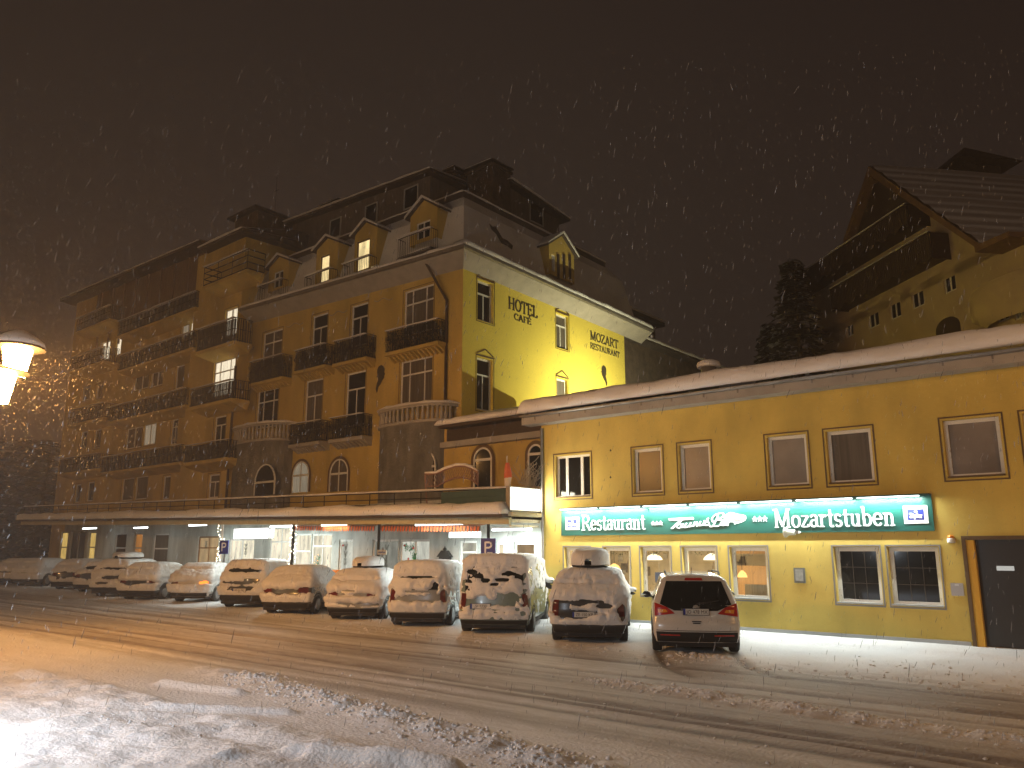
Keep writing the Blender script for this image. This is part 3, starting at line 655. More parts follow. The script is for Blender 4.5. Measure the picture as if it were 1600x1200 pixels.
# --- mansard roof
K = 1.35
zm = onY(726, 303, YH+K).z
def hull(name, matx, pts_f):
    mm = MB(); 
    for p in pts_f: mm.poly(p)
    return mm.build(name, matx, hb)
zc0, zc1 = cz(XM0)+.46, cz(XC)+.46; YBK = YB+1.5; zcB = szf(YBK)+.46
hull('mansard_roof', SNOWR, [
  [(XM0-1, YH-.1, zc0), (XC+.1, YH-.1, zc1), (XC-K*.45, YH+K*.45, zm-1.0), (XM0-1, YH+K*.45, zm-1.0+.2)],
  [(XM0-1, YH+K*.45, zm-.8), (XC-K*.45, YH+K*.45, zm-1.0), (XC-K, YH+K, zm), (XM0-1, YH+K, zm+.2)],
  [(XC+.1, YH-.1, zc1), (XC+.1, YBK, zcB), (XC-K*.45, YBK-.6, zm-1.2), (XC-K*.45, YH+K*.45, zm-1.0)],
  [(XC-K*.45, YH+K*.45, zm-1.0), (XC-K*.45, YBK-.6, zm-1.2), (XC-K, YBK-1.6, zm-.2), (XC-K, YH+K, zm)],
  [(XC+.1, YBK, zcB), (XC-12, YBK, zcB), (XC-12, YBK-.6, zm-1.2), (XC-K*.45, YBK-.6, zm-1.2)],
  [(XC-K, YH+K, zm), (XC-K, YBK-1.6, zm-.2), (XM0-1, YBK-1.6, zm-.2), (XM0-1, YH+K, zm+.2)]])
# bare tiles where the snow slid off
TS = Fr((XC-K*.45+.42, 0), math.pi/2); m = MB(TS)
ptq = [TS.px(x, y) for x, y in [(771, 346), (776, 352), (781, 351), (789, 371), (796, 374), (804, 383), (801, 390), (793, 383), (785, 380), (779, 364), (773, 357)]]
zlo = zc1; 
def roofd(z): # horizontal offset of side roof surface from TS at height z
    t = (z-zc1)/(zm-1.0-zc1); t = max(0, min(1, t)); return (.1+K*.45)*(1-t)-.42+.02
m.poly([(a, roofd(b), b) for a, b in ptq]); m.build('bare_tiles', ROOFD, hb)
# top moulding of the mansard with snow on it
edge = [(.0, -.45), (.16, -.38), (.22, -.05), (.22, .05), (0, .05)]
FHk, FSk = Fr((0, YH+K), 0), Fr((XC-K, 0), math.pi/2)
band(FHk, XM0-1, XC-K+.2, lambda u: zm+.2*(XC-u)/(XC-XM0), edge, 'roof_moulding', ROOFD, hb)
band(FSk, YH+K-.2, YBK-1.5, lambda u: zm-.2*(u-YH-K)/(YBK-YH-K), edge, 'roof_moulding', ROOFD, hb)
snowcap(FHk, XM0-1, XC-K+.22, -1.2, .2, zm+.24, zm+.05, .13, 'roof_snow', hb, seed=14, m=SNOWR)
snowcap(FSk, YH+K-.2, YBK-1.5, -1.2, .2, zm+.05, zm-.15, .14, 'roof_snow', hb, seed=15, m=SNOWR)
# --- penthouse storeys
def penthouse(fr, ua, ub, z0, z1f, depth, wins, seed, ov=.45, sidew=None):
    m = MB(fr); m.prism([(ua, 0, z0), (ub, 0, z0), (ub, 0, z1f(ub)), (ua, 0, z1f(ua))], (0, -depth, 0)); b = m.build('penthouse', ZINCW, hb)
    m = MB(fr); m.add([(ua-ov, ov, z1f(ua)), (ub+ov, ov, z1f(ub)), (ub+ov, -depth, z1f(ub)), (ua-ov, -depth, z1f(ua)), (ua-ov, ov, z1f(ua)+.16), (ub+ov, ov, z1f(ub)+.16), (ub+ov, -depth, z1f(ub)+.5), (ua-ov, -depth, z1f(ua)+.5)],
                      [(0, 1, 2, 3), (4, 5, 6, 7), (0, 1, 5, 4), (1, 2, 6, 5), (2, 3, 7, 6), (3, 0, 4, 7)]); m.build('roof', ROOFD, b)
    snowcap(fr, ua-ov, ub+ov, -depth, ov, z1f(ua)+.17, z1f(ub)+.17, .14, 'roof_snow', b, seed=seed, m=SNOWR, slope=.08)
    for (xl, xr, yt, yb) in wins:
        a, bb, c, e = opx(fr, xl, xr, yt, yb)
        g = MB(fr)
        for q in (((a, 0.003, c), (a+.07, .06, e)), ((bb-.07, .003, c), (bb, .06, e)), ((a+.07, .003, e-.07), (bb-.07, .06, e)), ((a+.07, .003, c), (bb-.07, .06, c+.07))): g.box(*q)
        wdw = g.build('window_frame', GREYP, b)
        g.v = []; g.f = []; g.m = []; g.smf = []
        g = MB(fr); g.poly([(a+.05, .02, c+.05), (bb-.05, .02, c+.05), (bb-.05, .02, e-.05), (a+.05, .02, e-.05)]); g.build('pane', GLASSD, b)
    return b
ZINCW = mat('penthouse_cladding', (0.17, 0.14, 0.12), 0.7, noise=0.35, scale=2, stretch=(3, 3, .5))
YP = YH+3.2; FP = Fr((0, YP), 0)
ua, ub = FP.px(455, 395)[0], FP.px(672, 300)[0]
pz = lz(FP, 455, 352, 668, 276)
penthouse(FP, ua, ub, zm-.3, pz, 5, [(632, 654, 292, 325), (571, 590, 319, 350), (516, 533, 342, 372)], 21)
XP = XC-3.4; FPs = Fr((XP, 0), math.pi/2)
ya, yb_ = FPs.px(797, 330)[0], FPs.px(873, 350)[0]
penthouse(FPs, ya, yb_, zm-.3, lz(FPs, 806, 298, 870, 343), 5.5, [(827, 848, 316, 350)], 22, ov=.5)
# chimneys
def chimney(cx, xl, xr, yt, yb, Y, snow=.12, capx=.16):
    a, b, c, e = opx(Fr((0, Y), 0), xl, xr, yt, yb); w_ = b-a
    m = MB(); m.box((a+capx*.6, Y, c-1.5), (b-capx*.6, Y+w_*.7, e-.25)); m.box((a, Y-.1, e-.25), (b, Y+w_*.7+.1, e-.1)); 
    for k in range(3): m.box((a+w_*(.12+.3*k), Y+.05, e-.1), (a+w_*(.28+.3*k), Y+w_*.6, e+.05))
    ch = m.build('chimney', BRICKC, hb)
    m = MB(); m.box((a-.04, Y-.14, e+.05), (b+.04, Y+w_*.7+.14, e+.10)); m.build('chimney_cap', ROOFD, ch)
    m = MB(); m.lathe(((a+b)/2, Y+w_*.35, e+.10), [(w_*.62, 0), (w_*.6, snow*.5), (w_*.4, snow), (.02, snow*1.2)], 4); m.build('snow_cap', SNOWR, ch)
chimney(0, 728, 772, 260, 330, YH+5.5); chimney(0, 684, 712, 268, 300, YH+6.5); chimney(0, 498, 530, 320, 350, YH+6)
# --- dormers of the front
def dormer(fr, xl, xr, yt, yb, ypeak, wx, lit, depth=2.2, seed=0, balc=True):
    a, b, c, e = opx(fr, xl, xr, yt, yb); mid = (a+b)/2; zp = fr.px((xl+xr)/2, ypeak)[1]
    wl_, wr_, wt, wb = wx; o = opx(fr, wl_, wr_, wt, wb); o = (max(o[0], a+.08), min(o[1], b-.08), o[2], min(o[3], e-.05))
    m = MB(fr); wall(m, a, b, c, e, [o], .15); m.poly([(a, 0, e), (b, 0, e), (mid, 0, zp)])
    m.poly([(a, 0, c), (a, 0, e), (a, -depth, e), (a, -depth, c)]); m.poly([(b, 0, c), (b, -depth, c), (b, -depth, e), (b, 0, e)])
    d_ = m.build('dormer', PLASTER_H, hb)
    m = MB(fr); t = .09; ov = .22
    for s_, q in ((-1, a), (1, b)):
        m.prism([(mid, .14, zp+t), (q+s_*ov, .14, e-.12+t), (q+s_*ov, .14, e-.12), (mid, .14, zp)][::s_], (0, -depth, 0))
    m.build('dormer_roof', ROOFD, d_)
    m = MB(fr)
    for s_, q in ((-1, a), (1, b)):
        m.prism([(mid, .19, zp+t+.13), (q+s_*(ov+.03), .19, e-.12+t+.08), (q+s_*(ov+.05), .19, e-.12+t), (mid, .19, zp+t+.004)][::s_], (0, -depth, 0))
    m.build('snow_cover', SNOWR, d_)
    g = MB(fr); f_ = .06; k = -.1
    g.box((o[0], k, o[2]), (o[0]+f_, k+.06, o[3])); g.box((o[1]-f_, k, o[2]), (o[1], k+.06, o[3])); g.box((o[0]+f_, k, o[3]-f_), (o[1]-f_, k+.06, o[3]))
    if not lit: g.box(((o[0]+o[1])/2-.03, k, o[2]), ((o[0]+o[1])/2+.03, k+.06, o[3]-f_))
    g.build('window_frame', WHITEP if not lit else BROWN, d_)
    g = MB(fr); g.poly([(o[0], k-.02, o[2]), (o[1], k-.02, o[2]), (o[1], k-.02, o[3]), (o[0], k-.02, o[3])]); g.build('pane', (LITY if lit else GLASSD), d_)
    if balc:
        g = MB(fr); pts = [(a-.35, 0), (a-.35, .42), (b+.05, .42), (b+.05, 0)]; c -= .42; rail(g, pts, c-.25, c+.75, 2, .13, .012); bb = g.build('balcony', IRON, hb)
        g = MB(fr); g.box((a-.40, -.1, c-.36), (b+.1, .47, c-.25)); g.build('balcony_slab', ROOFD, bb)
        snowcap(fr, a-.38, b+.08, .33, .47, c+.77, c+.77, .07, 'rail_snow', bb, seed=seed, m=SNOWR)
        snowcap(fr, a-.3, b, -.05, .38, c-.22, c-.22, .20, 'snow_heap', bb, seed=seed+1, m=SNOWR)
FD = Fr((0, YH-.13), 0)
dormer(FD, 420, 450, 413, 452, 402, (428, 442, 424, 448), False, seed=31)
dormer(FD, 494, 527, 385, 437, 373, (500, 514, 399, 440), True, seed=33)
dormer(FD, 554, 588, 362, 418, 348, (557, 577, 375, 421), True, seed=35)
dormer(FD, 641, 683, 332, 378, 313, (651, 672, 346, 372), False, seed=37)
FDs = Fr((XC+.13, 0), math.pi/2)
dormer(FDs, 858, 897, 391, 436, 368, (862, 868, 398, 424), False, depth=1.6, seed=39, balc=False)
m = MB(FDs)
for x in (873, 882, 891):
    a, z = FDs.px(x, 415); m.box((a-.16, .01, z-.75), (a+.02, .05, z+.6))
m.build('dormer_slats', DARKW, hb)
# --- iron balconies of the main front
def balcony(fr, xl, xr, ytop, ybot, depth, seed, slab_m=None, fullrail='scroll', corb=True, plant=0, par=None, name='balcony'):
    """photo box of the basket's front plane at depth"""
    a, b, c, e = opx(fr, xl, xr, ytop, ybot, depth); m = MB(fr)
    pts = [(a, 0), (a, depth), (b, depth), (b, 0)]
    if fullrail == 'scroll': scroll_rail(m, pts, c+.02, e, seed, 1.8)
    elif fullrail == 'net': rail(m, pts, c+.02, e, 3, .12, .012)
    else: rail(m, pts, c+.02, e, 4, 1.3, .02)
    bo = m.build(name, IRON, par or hb)
    if fullrail != 'bar':
        m = MB(fr); nb_ = int((b-a)/.075)
        for k in range(nb_): x = a+(b-a)*(k+.5)/nb_; m.box((x-.016, depth-.05, c+.03), (x+.016, depth-.03, e-.05))
        for k in range(7): y_ = depth*(k+.5)/7; m.box((b-.05, y_-.016, c+.03), (b-.03, y_+.016, e-.05))
        m.build('balusters', IRON, bo)
    m = MB(fr); m.box((a-.04, 0.003, c-.16), (b+.04, depth+.04, c)); m.build('balcony_slab', slab_m or CORN, bo)
    if corb:
        m = MB(fr); n = max(3, int((b-a)/.26))
        for k in range(n):
            x = a+.05+(b-a-.1)*k/(n-1); m.prism([(x-.05, .003, c-.16), (x-.05, depth*.85, c-.16), (x-.05, .1, c-.42), (x-.05, .003, c-.42)], (.1, 0, 0))
        m.build('corbels', slab_m or CORN, bo)
    if plant:
        m = MB(fr); tufts(m, a+.02, b-.02, .08, depth+.08, c+.1, (e-c)*1.0, int((plant+.25)*(b-a)*170), seed, .075); tag(m.build('dead_creeper', PLANT, bo), kind='stuff')
    snowcap(fr, a, b, max(0, depth-.06), depth+.06, e+.01, e+.01, .05, 'rail_snow', bo, seed=seed, m=SNOWR)
    return bo
for i, (xl, xr, yt, yb, p_) in enumerate([(390, 441, 560, 594, .8), (461, 508, 543, 575, .7), (522, 572, 528, 563, .8), (603, 684, 508, 542, 1.4), (453, 500, 660, 692, .3), (515, 566, 650, 684, .3)]):
    balcony(FH, xl, xr, yt, yb, .62, 50+i, plant=p_, slab_m=PLASTER_H if i < 4 else CORN)
# --- stone bays with bowed parapets
def bay(xl, xr, ytop_par, ybot_par, arches, seed):
    D = 1.25; a, b, c, e = opx(FH, xl, xr, ytop_par, ybot_par, D*.6); n = 14; mid, hw = (a+b)/2, (b-a)/2
    def pt(t, k=1.0): an = math.pi*(1-t); return (mid+hw*math.cos(an)*k, D*(math.sin(an)**.6)*k)
    P = [pt(i/n) for i in range(n+1)]
    m = MB(FH)
    for i in range(n): m.poly([(*P[i], 3.2), (*P[i+1], 3.2), (*P[i+1], c-.06), (*P[i], c-.06)])
    bo = m.build('stone_bay', STONE, hb)
    m = MB(FH)
    Q = [pt(i/n, 1.06) for i in range(n+1)]
    for zz, h in ((c-.06, .12), (e-.12, .12)):
        m.prism([(x, d, zz) for x, d in Q][::-1], (0, 0, h)) if zz < e-.2 else [m.add([(Q[i][0], Q[i][1], zz), (Q[i+1][0], Q[i+1][1], zz), (Q[i+1][0]*1, Q[i+1][1]-.18*bool(Q[i+1][1] > .2), zz), (Q[i][0], Q[i][1]-.18*bool(Q[i][1] > .2), zz),
              (Q[i][0], Q[i][1], zz+h), (Q[i+1][0], Q[i+1][1], zz+h), (Q[i+1][0], Q[i+1][1]-.18*bool(Q[i+1][1] > .2), zz+h), (Q[i][0], Q[i][1]-.18*bool(Q[i][1] > .2), zz+h)],
              [(0, 1, 5, 4), (4, 5, 6, 7), (3, 2, 1, 0), (2, 3, 7, 6)]) for i in range(n)]
    for i in range(int(n*1.6)):
        x, d = pt((i+.5)/(n*1.6), .99); m.lathe((x, d, c+.06), [(.05, 0), (.085, .12), (.09, (e-c)*.3), (.05, (e-c)*.55), (.07, e-c-.2), (.07, e-c-.18)], 8)
    m.build('balustrade', CORN, bo)
    m = MB(FH); k = 0; sec = [(1.08, 0), (1.10, .05), (1.05, .11), (.98, .10), (.93, .0)]; G_ = []
    for i in range(n+1):
        for s_, h in sec: x, d = pt(i/n, s_); G_.append((x, d, e+.005+h*(1+.25*math.sin(i*2.3+seed))))
    m.grid(G_, n+1, len(sec)); m.build('rail_snow', SNOWR, bo)
    for (x0, x1, yt, yb) in arches:
        archwin(FH, bo, x0, x1, yt, yb, .9 if abs((x0+x1)/2-(xl+xr)/2) > 16 else D, pane=GLASSD, rim=CORN)
def archwin(fr, par, x0, x1, yt, yb, d, pane=GLASSD, rim=None, style='T', frame=WHITEP, dark=False):
    a, b, c, e = opx(fr, x0, x1, yt, yb, d); c = min(c, e-1.6); r = (b-a)/2; mid = (a+b)/2; zs_ = e-r
    def arch(R, dz=0): return [(mid-R, c)]+[(mid+R*math.cos(math.pi*(1-k/12)), zs_+R*math.sin(math.pi*(1-k/12))) for k in range(13)]+[(mid+R, c)]
    O, I = arch(r), arch(r-.07)
    m = MB(fr)
    for i in range(len(O)-1):
        m.add([(O[i][0], d+.06, O[i][1]), (O[i+1][0], d+.06, O[i+1][1]), (I[i+1][0], d+.06, I[i+1][1]), (I[i][0], d+.06, I[i][1]), (O[i][0], d, O[i][1]), (O[i+1][0], d, O[i+1][1]), (I[i+1][0], d-.02, I[i+1][1]), (I[i][0], d-.02, I[i][1])], [(0, 1, 2, 3), (0, 4, 5, 1), (3, 2, 6, 7)])
    m.box((mid-r+.07, d, zs_-.05), (mid+r-.07, d+.05, zs_+.05))
    if style == 'X': m.box((mid-.03, d, c), (mid+.03, d+.045, e-.07))
    f = m.build('arched_window', frame, par)
    m = MB(fr); q = arch(r-.02); m.poly([(x, d+.02, z) for x, z in q][::-1]); m.build('pane', pane, f)
    if dark:
        m = MB(fr); R2 = arch(r+.14)
        for i in range(len(O)-1):
            m.add([(R2[i][0], d+.05, R2[i][1]), (R2[i+1][0], d+.05, R2[i+1][1]), (O[i+1][0], d+.05, O[i+1][1]), (O[i][0], d+.05, O[i][1])], [(0, 1, 2, 3)])
        m.build('arch_trim', BROWN, f)
bay(590, 694, 637, 663, [(597, 623, 704, 765), (643, 682, 702, 765)], 3)
bay(364, 440, 666, 691, [(366, 378, 726, 775), (399, 431, 725, 772)], 4)
archwin(FH, hb, 458, 484, 721, 768, 0, pane=LITP, style='X', dark=True)
archwin(FH, hb, 516, 545, 717, 766, 0, pane=CURT, style='X', dark=True)
# --- link wall between hotel and restaurant
m = MB(FL); zl_ = FL.px(800, 676)[1]; wall(m, XC, XR0+.01, 0, 7.4, [], .1); m.poly([(XC, 0, 0), (XC, 0, 7.4), (XC, -1.0, 7.4), (XC, -1, 0)]); m.build('link_wall', PLASTER_H, hb)
archwin(FL, hb, 741, 770, 699, 760, 0, style='T', dark=True); archwin(FL, hb, 826, 850, 694, 745, 0, style='T', dark=True)
m = MB(FL); a, z0 = FL.px(705, 690); m.box((XC+.1, .003, z0-.28), (XR0, .35, z0-.05)); m.box((XC+.25, .003, z0-.05), (XR0, .12, z0+.5)); m.build('ledge', CORN, hb)
m = MB(FL); m.box((XC+.35, .125, z0), (XR0, .2, z0+.48)); m.build('dark_boards', DARKW, hb)
FL2 = Fr((0, YL-.95), 0); zlk = (FL2.px(690, 664)[1]+FL2.px(790, 652)[1])/2
uL = FL2.px(682, 662)[0]
m = MB(FL2); m.prism([(uL+.1, 0, zlk-.10), (uL+.1, 0, zlk), (uL+.1, -6.4, zlk+1.62), (uL+.1, -6.4, zlk-1), (uL+.1, -.9, zlk-.06)], (XR0-uL+1.2, 0, 0)); m.build('link_roof', DARKW, hb)
snowcap(FL2, uL, XR0+1.2, -6.4, .10, zlk+.02, zlk+.02, .26, 'link_roof_snow', hb, seed=42, slope=.253)
# ================================================================== hotel, stepped-forward corner bay and left wing
zt_ = FT.px(395, 363)[1]
XT0 = FT.px(290, 640)[0]
t_w = [opx(FT, 351, 370, 482, 524), opx(FT, 333, 366, 562, 618), opx(FT, 334, 352, 650, 694), opx(FT, 325, 342, 741, 778)]
m = MB(FT); wall(m, XT0, XT, 0, zt_, t_w, .2)
m.poly([(XT, 0, 0), (XT, -1.2, 0), (XT, -1.2, zt_), (XT, 0, zt_)]); m.poly([(XT, -1.2, zt_-7), (XT, -5, zt_-7), (XT, -5, zt_), (XT, -1.2, zt_)]); m.poly([(XT0, 0, 0), (XT0, 0, zt_), (XT0, -1.2, zt_), (XT0, -1.2, 0)])
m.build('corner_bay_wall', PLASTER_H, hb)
for i, o in enumerate(t_w): window(FT, hb, o, ['double', 'wide', 'tcross', 'tcross'][i], fw=.08, dep=-.15, trim='rect', trimw=.03, pane=[LITC, LITC, GLASSD, CURT][i])
ov = .7
m = MB(FT); m.prism([(XT0+1.2, ov, zt_-.1), (XT0+1.2, ov, zt_+.08), (XT0+1.2, -3, zt_+1.1), (XT0+1.2, -5, zt_+1.1), (XT0+1.2, -5, zt_)], (XT+ov-XT0-1.2, 0, 0)); m.build('bay_roof', ROOFD, hb)
snowcap(FT, XT0+1.2, XT+ov, -3, ov, zt_+.09, zt_+.09, .14, 'roof_snow', hb, seed=61, m=SNOWR, slope=.27)
a, b, c, e = opx(Fr((0, YT+2), 0), 368, 398, 334, 356); m = MB(); m.box((a, YT+2, c-1), (b+.3, YT+4.5, e-.15)); bx = m.build('roof_hut', BRICKC, hb)
m = MB(); m.box((a-.35, YT+1.6, e-.15), (b+.6, YT+4.9, e)); m.build('roof_slab', ROOFD, bx)
m = MB(); m.bar((a+3.0, YT+3, e-.5), (a+3.0, YT+3, e+2.4), .015); m.bar((a+2.7, YT+3, e+1.4), (a+3.3, YT+3, e+1.4), .012); m.build('antenna', IRON, hb)
for i, (xl, xr, yt, yb, fr_, rl) in enumerate([(320, 386, 404, 434, FT, 'bar'), (308, 366, 506, 541, FT, 'net'), (298, 362, 601, 629, FT, 'net'), (288, 354, 692, 719, FT, 'scroll')]):
    balcony(fr_, xl, xr, yt, yb, 1.1, 70+i, slab_m=PLASTER_H, fullrail=rl, corb=False, plant=.25 if i == 3 else 0)
    a, b, c, e = opx(fr_, xl, xr, yt, yb, 1.1)
    m = MB(fr_); m.prism([(a-.03, .003, c-.17), (b+.03, .003, c-.17), (b+.03, 1.12, c-.17), (a-.03, 1.12, c-.17)], (0, 0, -.02)); m.add([(a-.03, 1.12, c-.19), (b+.03, 1.12, c-.19), (b-.2, .003, c-.5), (a+.2, .003, c-.5), (a-.03, .003, c-.19), (b+.03, .003, c-.19)], [(3, 2, 1, 0), (0, 4, 3), (1, 2, 5)])
    m.build('balcony_soffit', PLASTER_H, hb)
# left wing
XW0 = FW.px(104, 620)[0]; wt = lz(FW, 112, 476, 305, 398)
LOG = mat('loggia_shade_brown', (.20, .12, .055), .85, noise=.4, scale=3, stretch=(3, 3, .6))  # dark brown carries the shade under the wing roof
w_w = [(158, 171, 534, 562, 'double', LITC), (181, 189, 528, 554, 'plain', LITC), (284, 297, 500, 525, 'plain', LITP), (296, 307, 494, 523, 'plain', LITC),
       (274, 287, 571, 606, 'plain', CURT), (210, 232, 585, 608, 'double', CURT), (236, 254, 580, 603, 'double', CURT),
       (267, 277, 655, 694, 'tcross', GLASSD), (197, 221, 668, 700, 'double', CURT), (224, 243, 662, 695, 'double', LITP), (126, 136, 674, 700, 'plain', GLASSD), (147, 157, 671, 700, 'plain', GLASSD),
       (254, 265, 744, 780, 'plain', CURT), (190, 208, 747, 782, 'plain', CURT), (211, 230, 744, 780, 'plain', CURT), (117, 125, 757, 785, 'plain', GLASSD), (136, 146, 753, 783, 'plain', GLASSD),
       (128, 140, 604, 625, 'plain', GLASSD), (150, 160, 600, 622, 'plain', GLASSD), (200, 214, 470, 500, 'double', GLASSD), (240, 256, 452, 480, 'double', GLASSD)]
oo = [opx(FW, a, b, c, e) for a, b, c, e, _, _ in w_w]
m = MB(FW); wall(m, XW0, XT0+.05, 0, wt(XW0), oo, .2); m.poly([(XW0, 0, wt(XW0)), (XT0, 0, wt(XW0)), (XT0, 0, wt(XT0))] if wt(XT0) > wt(XW0) else [(XW0, 0, wt(XW0)-.01), (XT0, 0, wt(XW0)-.01), (XT0, 0, wt(XW0))]); m.build('wing_wall', PLASTER_H, hb)
for o, (a, b, c, e, st, pn) in zip(oo, w_w): window(FW, hb, o, st, fw=.07, dep=-.14, trim='rect', trimw=.03, pane=pn)
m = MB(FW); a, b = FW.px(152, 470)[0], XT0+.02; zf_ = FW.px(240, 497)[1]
m.add([(a, .012, FW.px(152, 520)[1]), (b, .012, FW.px(300, 470)[1]-1.0), (b, .012, wt(XW0)-.1), (a, .012, wt(XW0)-.1)], [(0, 1, 2, 3)])  # flat dark panel in place of a shaded recess
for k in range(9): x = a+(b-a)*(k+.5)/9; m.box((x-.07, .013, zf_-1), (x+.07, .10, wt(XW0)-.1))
m.build('loggia_shade_posts', LOG, hb)
band(FW, XW0-1.0, XT0+.2, wt, [(0, -.1), (1.0, .02), (1.0, .2), (-4, 1.0), (-4, .2)], 'wing_roof', ROOFD, hb)
snowcap(FW, XW0-1.0, XT0, -3, 1.0, wt(XW0-1)+.21, wt(XT0)+.21, .10, 'roof_snow', hb, seed=81, m=SNOWR, slope=.18)
for i, (xl, xr, yt, yb, sl) in enumerate([(186, 303, 480, 502, 1), (110, 160, 552, 572, 1), (186, 300, 536, 561, 1), (168, 288, 618, 646, 0), (106, 160, 636, 658, 0), (158, 280, 702, 730, 0), (92, 150, 714, 736, 0), (120, 170, 488, 508, 1)]):
    # boxes follow the perspective: left end sits lower in the photo
    a = FW.px(xl, yb, 1.1)[0]; b = FW.px(xr, yb, 1.1)[0]; xm = (xl+xr)/2; c = FW.px(xm, yb+(-1)*0, 1.1)[1]; e = c+1.05
    m = MB(FW); pts = [(a, 0), (a, 1.1), (b, 1.1), (b, 0)]; rail(m, pts, c, e, 3, .14, .014)
    bo = m.build('balcony', IRON, hb)
    m = MB(FW); nb_ = int((b-a)/.11)
    for k in range(nb_): x = a+(b-a)*(k+.5)/nb_; m.box((x-.022, 1.04, c+.03), (x+.022, 1.06, e-.05))
    for k in range(9): y_ = 1.05*(k+.5)/9; m.box((b-.05, y_-.02, c+.03), (b-.03, y_+.02, e-.05))
    m.build('balusters', IRON, bo)
    m = MB(FW); m.box((a, .003, c-.15), (b, 1.12, c)); m.add([(a, 1.12, c-.151), (b, 1.12, c-.151), (b-.2, .003, c-.42), (a+.2, .003, c-.42), (a, .003, c-.151), (b, .003, c-.151)], [(3, 2, 1, 0), (0, 4, 3), (1, 2, 5)]); m.build('balcony_slab', PLASTER_H, bo)
    snowcap(FW, a, b, 1.05, 1.17, e, e, .05, 'rail_snow', bo, seed=90+i, m=SNOWR)
    m = MB(FW); tufts(m, a, b, .7, 1.15, c+.05, .9, int((b-a)*85), 95+i, .085); tag(m.build('balcony_plants', PLANT, bo), kind='stuff')
m = MB(FT); m.tube([(XT+.05, .1, zt_-8), (XT+.05, .1, 3.4)], .07, 8); m.build('downpipe', DARKW, hb)
# ================================================================== CANOPY / TERRACE / GROUND FLOOR (parts of the hotel)
UR, UL = -16.5, -58.0
kz = lambda u: (-18.0-u)*0.0185           # the street climbs to the left
SOFFIT = mat('soffit', (0.55, 0.48, 0.30), 0.8, noise=.15)
def sl(u0, u1, d0, d1, z0, z1, name, matx, par=None, fr=FC):
    m = MB(fr); m.add([(u0, d0, z0+kz(u0)), (u1, d0, z0+kz(u1)), (u1, d1, z0+kz(u1)), (u0, d1, z0+kz(u0)), (u0, d0, z1+kz(u0)), (u1, d0, z1+kz(u1)), (u1, d1, z1+kz(u1)), (u0, d1, z1+kz(u0))],
      [(0, 1, 2, 3), (4, 5, 6, 7), (0, 1, 5, 4), (1, 2, 6, 5), (2, 3, 7, 6), (3, 0, 4, 7)]); return m.build(name, matx, par or hb)
sl(UL, UR, -5.6, -.14, 3.20, 3.30, 'terrace_slab', SOFFIT)
sl(UL, UR, -.13, 0, 3.03, 3.24, 'canopy_beam', SOFFIT)
sl(UL, UR-.03, -.2, .28, 3.243, 3.36, 'canopy_edge', ROOFD)
m = MB(FC); m.box((UR-.12, -1.58, 3.07), (UR, -.145, 3.25)); m.box((UR-.05, -1.58, 3.26), (UR+.16, .0, 3.38)); m.box((UR-.1, -1.55, 2.93), (UR-.02, -.15, 2.99)); m.build('canopy_side_beam', mat('beam_cream', (.62, .55, .38), .6), hb)
snowcap(FC, UL, UR-.02, -4.0, .30, 3.36+kz(UL), 3.36+kz(UR), .36, 'terrace_snow', hb, nu=260, seed=101)
# terrace railing
m = MB(FC); z0 = 3.4
for zz, r in ((4.16, .028), (3.92, .02), (3.72, .018)):
    m.tube([(UL, -.12, zz+kz(UL)), (UR, -.12, zz+kz(UR))], r, 6)
u = UL
while u < UR+.01: m.tube([(u, -.12, z0+kz(u)), (u, -.12, 4.16+kz(u))], .02, 5); u += 1.383
rl_ = m.build('terrace_railing', IRON, hb)
snowcap(FC, UL, UR+.02, -.17, -.07, 4.185+kz(UL), 4.185+kz(UR), .06, 'rail_snow', rl_, nu=200, seed=102, m=SNOWR)
ug = FC.px(690, 775, -.12)[0]
m = MB(FC); m.add([(ug, -.10, 3.5), (UR-.02, -.10, 3.5), (UR-.02, -.10, 4.14), (ug, -.10, 4.14)], [(0, 1, 2, 3)]); 
for zz in (3.65, 3.92): m.bar((ug, -.09, zz), (UR, -.09, zz), .006)
m.build('mesh_screen', TEAL, rl_)
m = MB(); X_ = UR; 
# canopy posts
for px in (592, 458, 347):
    u, _ = FC.px(px, 840, -.3); m = MB(FC); m.tube([(u, -.3, -.1), (u, -.3, 3.2+kz(u))], .055, 10); m.build('canopy_post', IRON if px != 347 else WHITEP, hb)
# light box on the side of the terrace
lb = thing('light_box_sign', 'glaring white light box on the corner of the snowy terrace', 'sign', (0, 0, 0))
Fc_ = Fr((UR, 0), math.pi/2)
m = MB(Fc_); m.box((YC+.02, -.14, 3.42), (YR-.02, .02, 4.20)); m.build('case', ZINC, lb)
m = MB(Fc_); m.box((YC+.05, .022, 3.45), (YR-.05, .05, 4.17)); m.build('lit_face', emit('lightbox_glow', (1, .93, .72), 2.2), lb)
area('light_box_light', (UR+.12, (YC+YR)/2, 3.8), 90, (1, .93, .72), 1.4, .7, (1, 0, 0), (0, 1, 0))
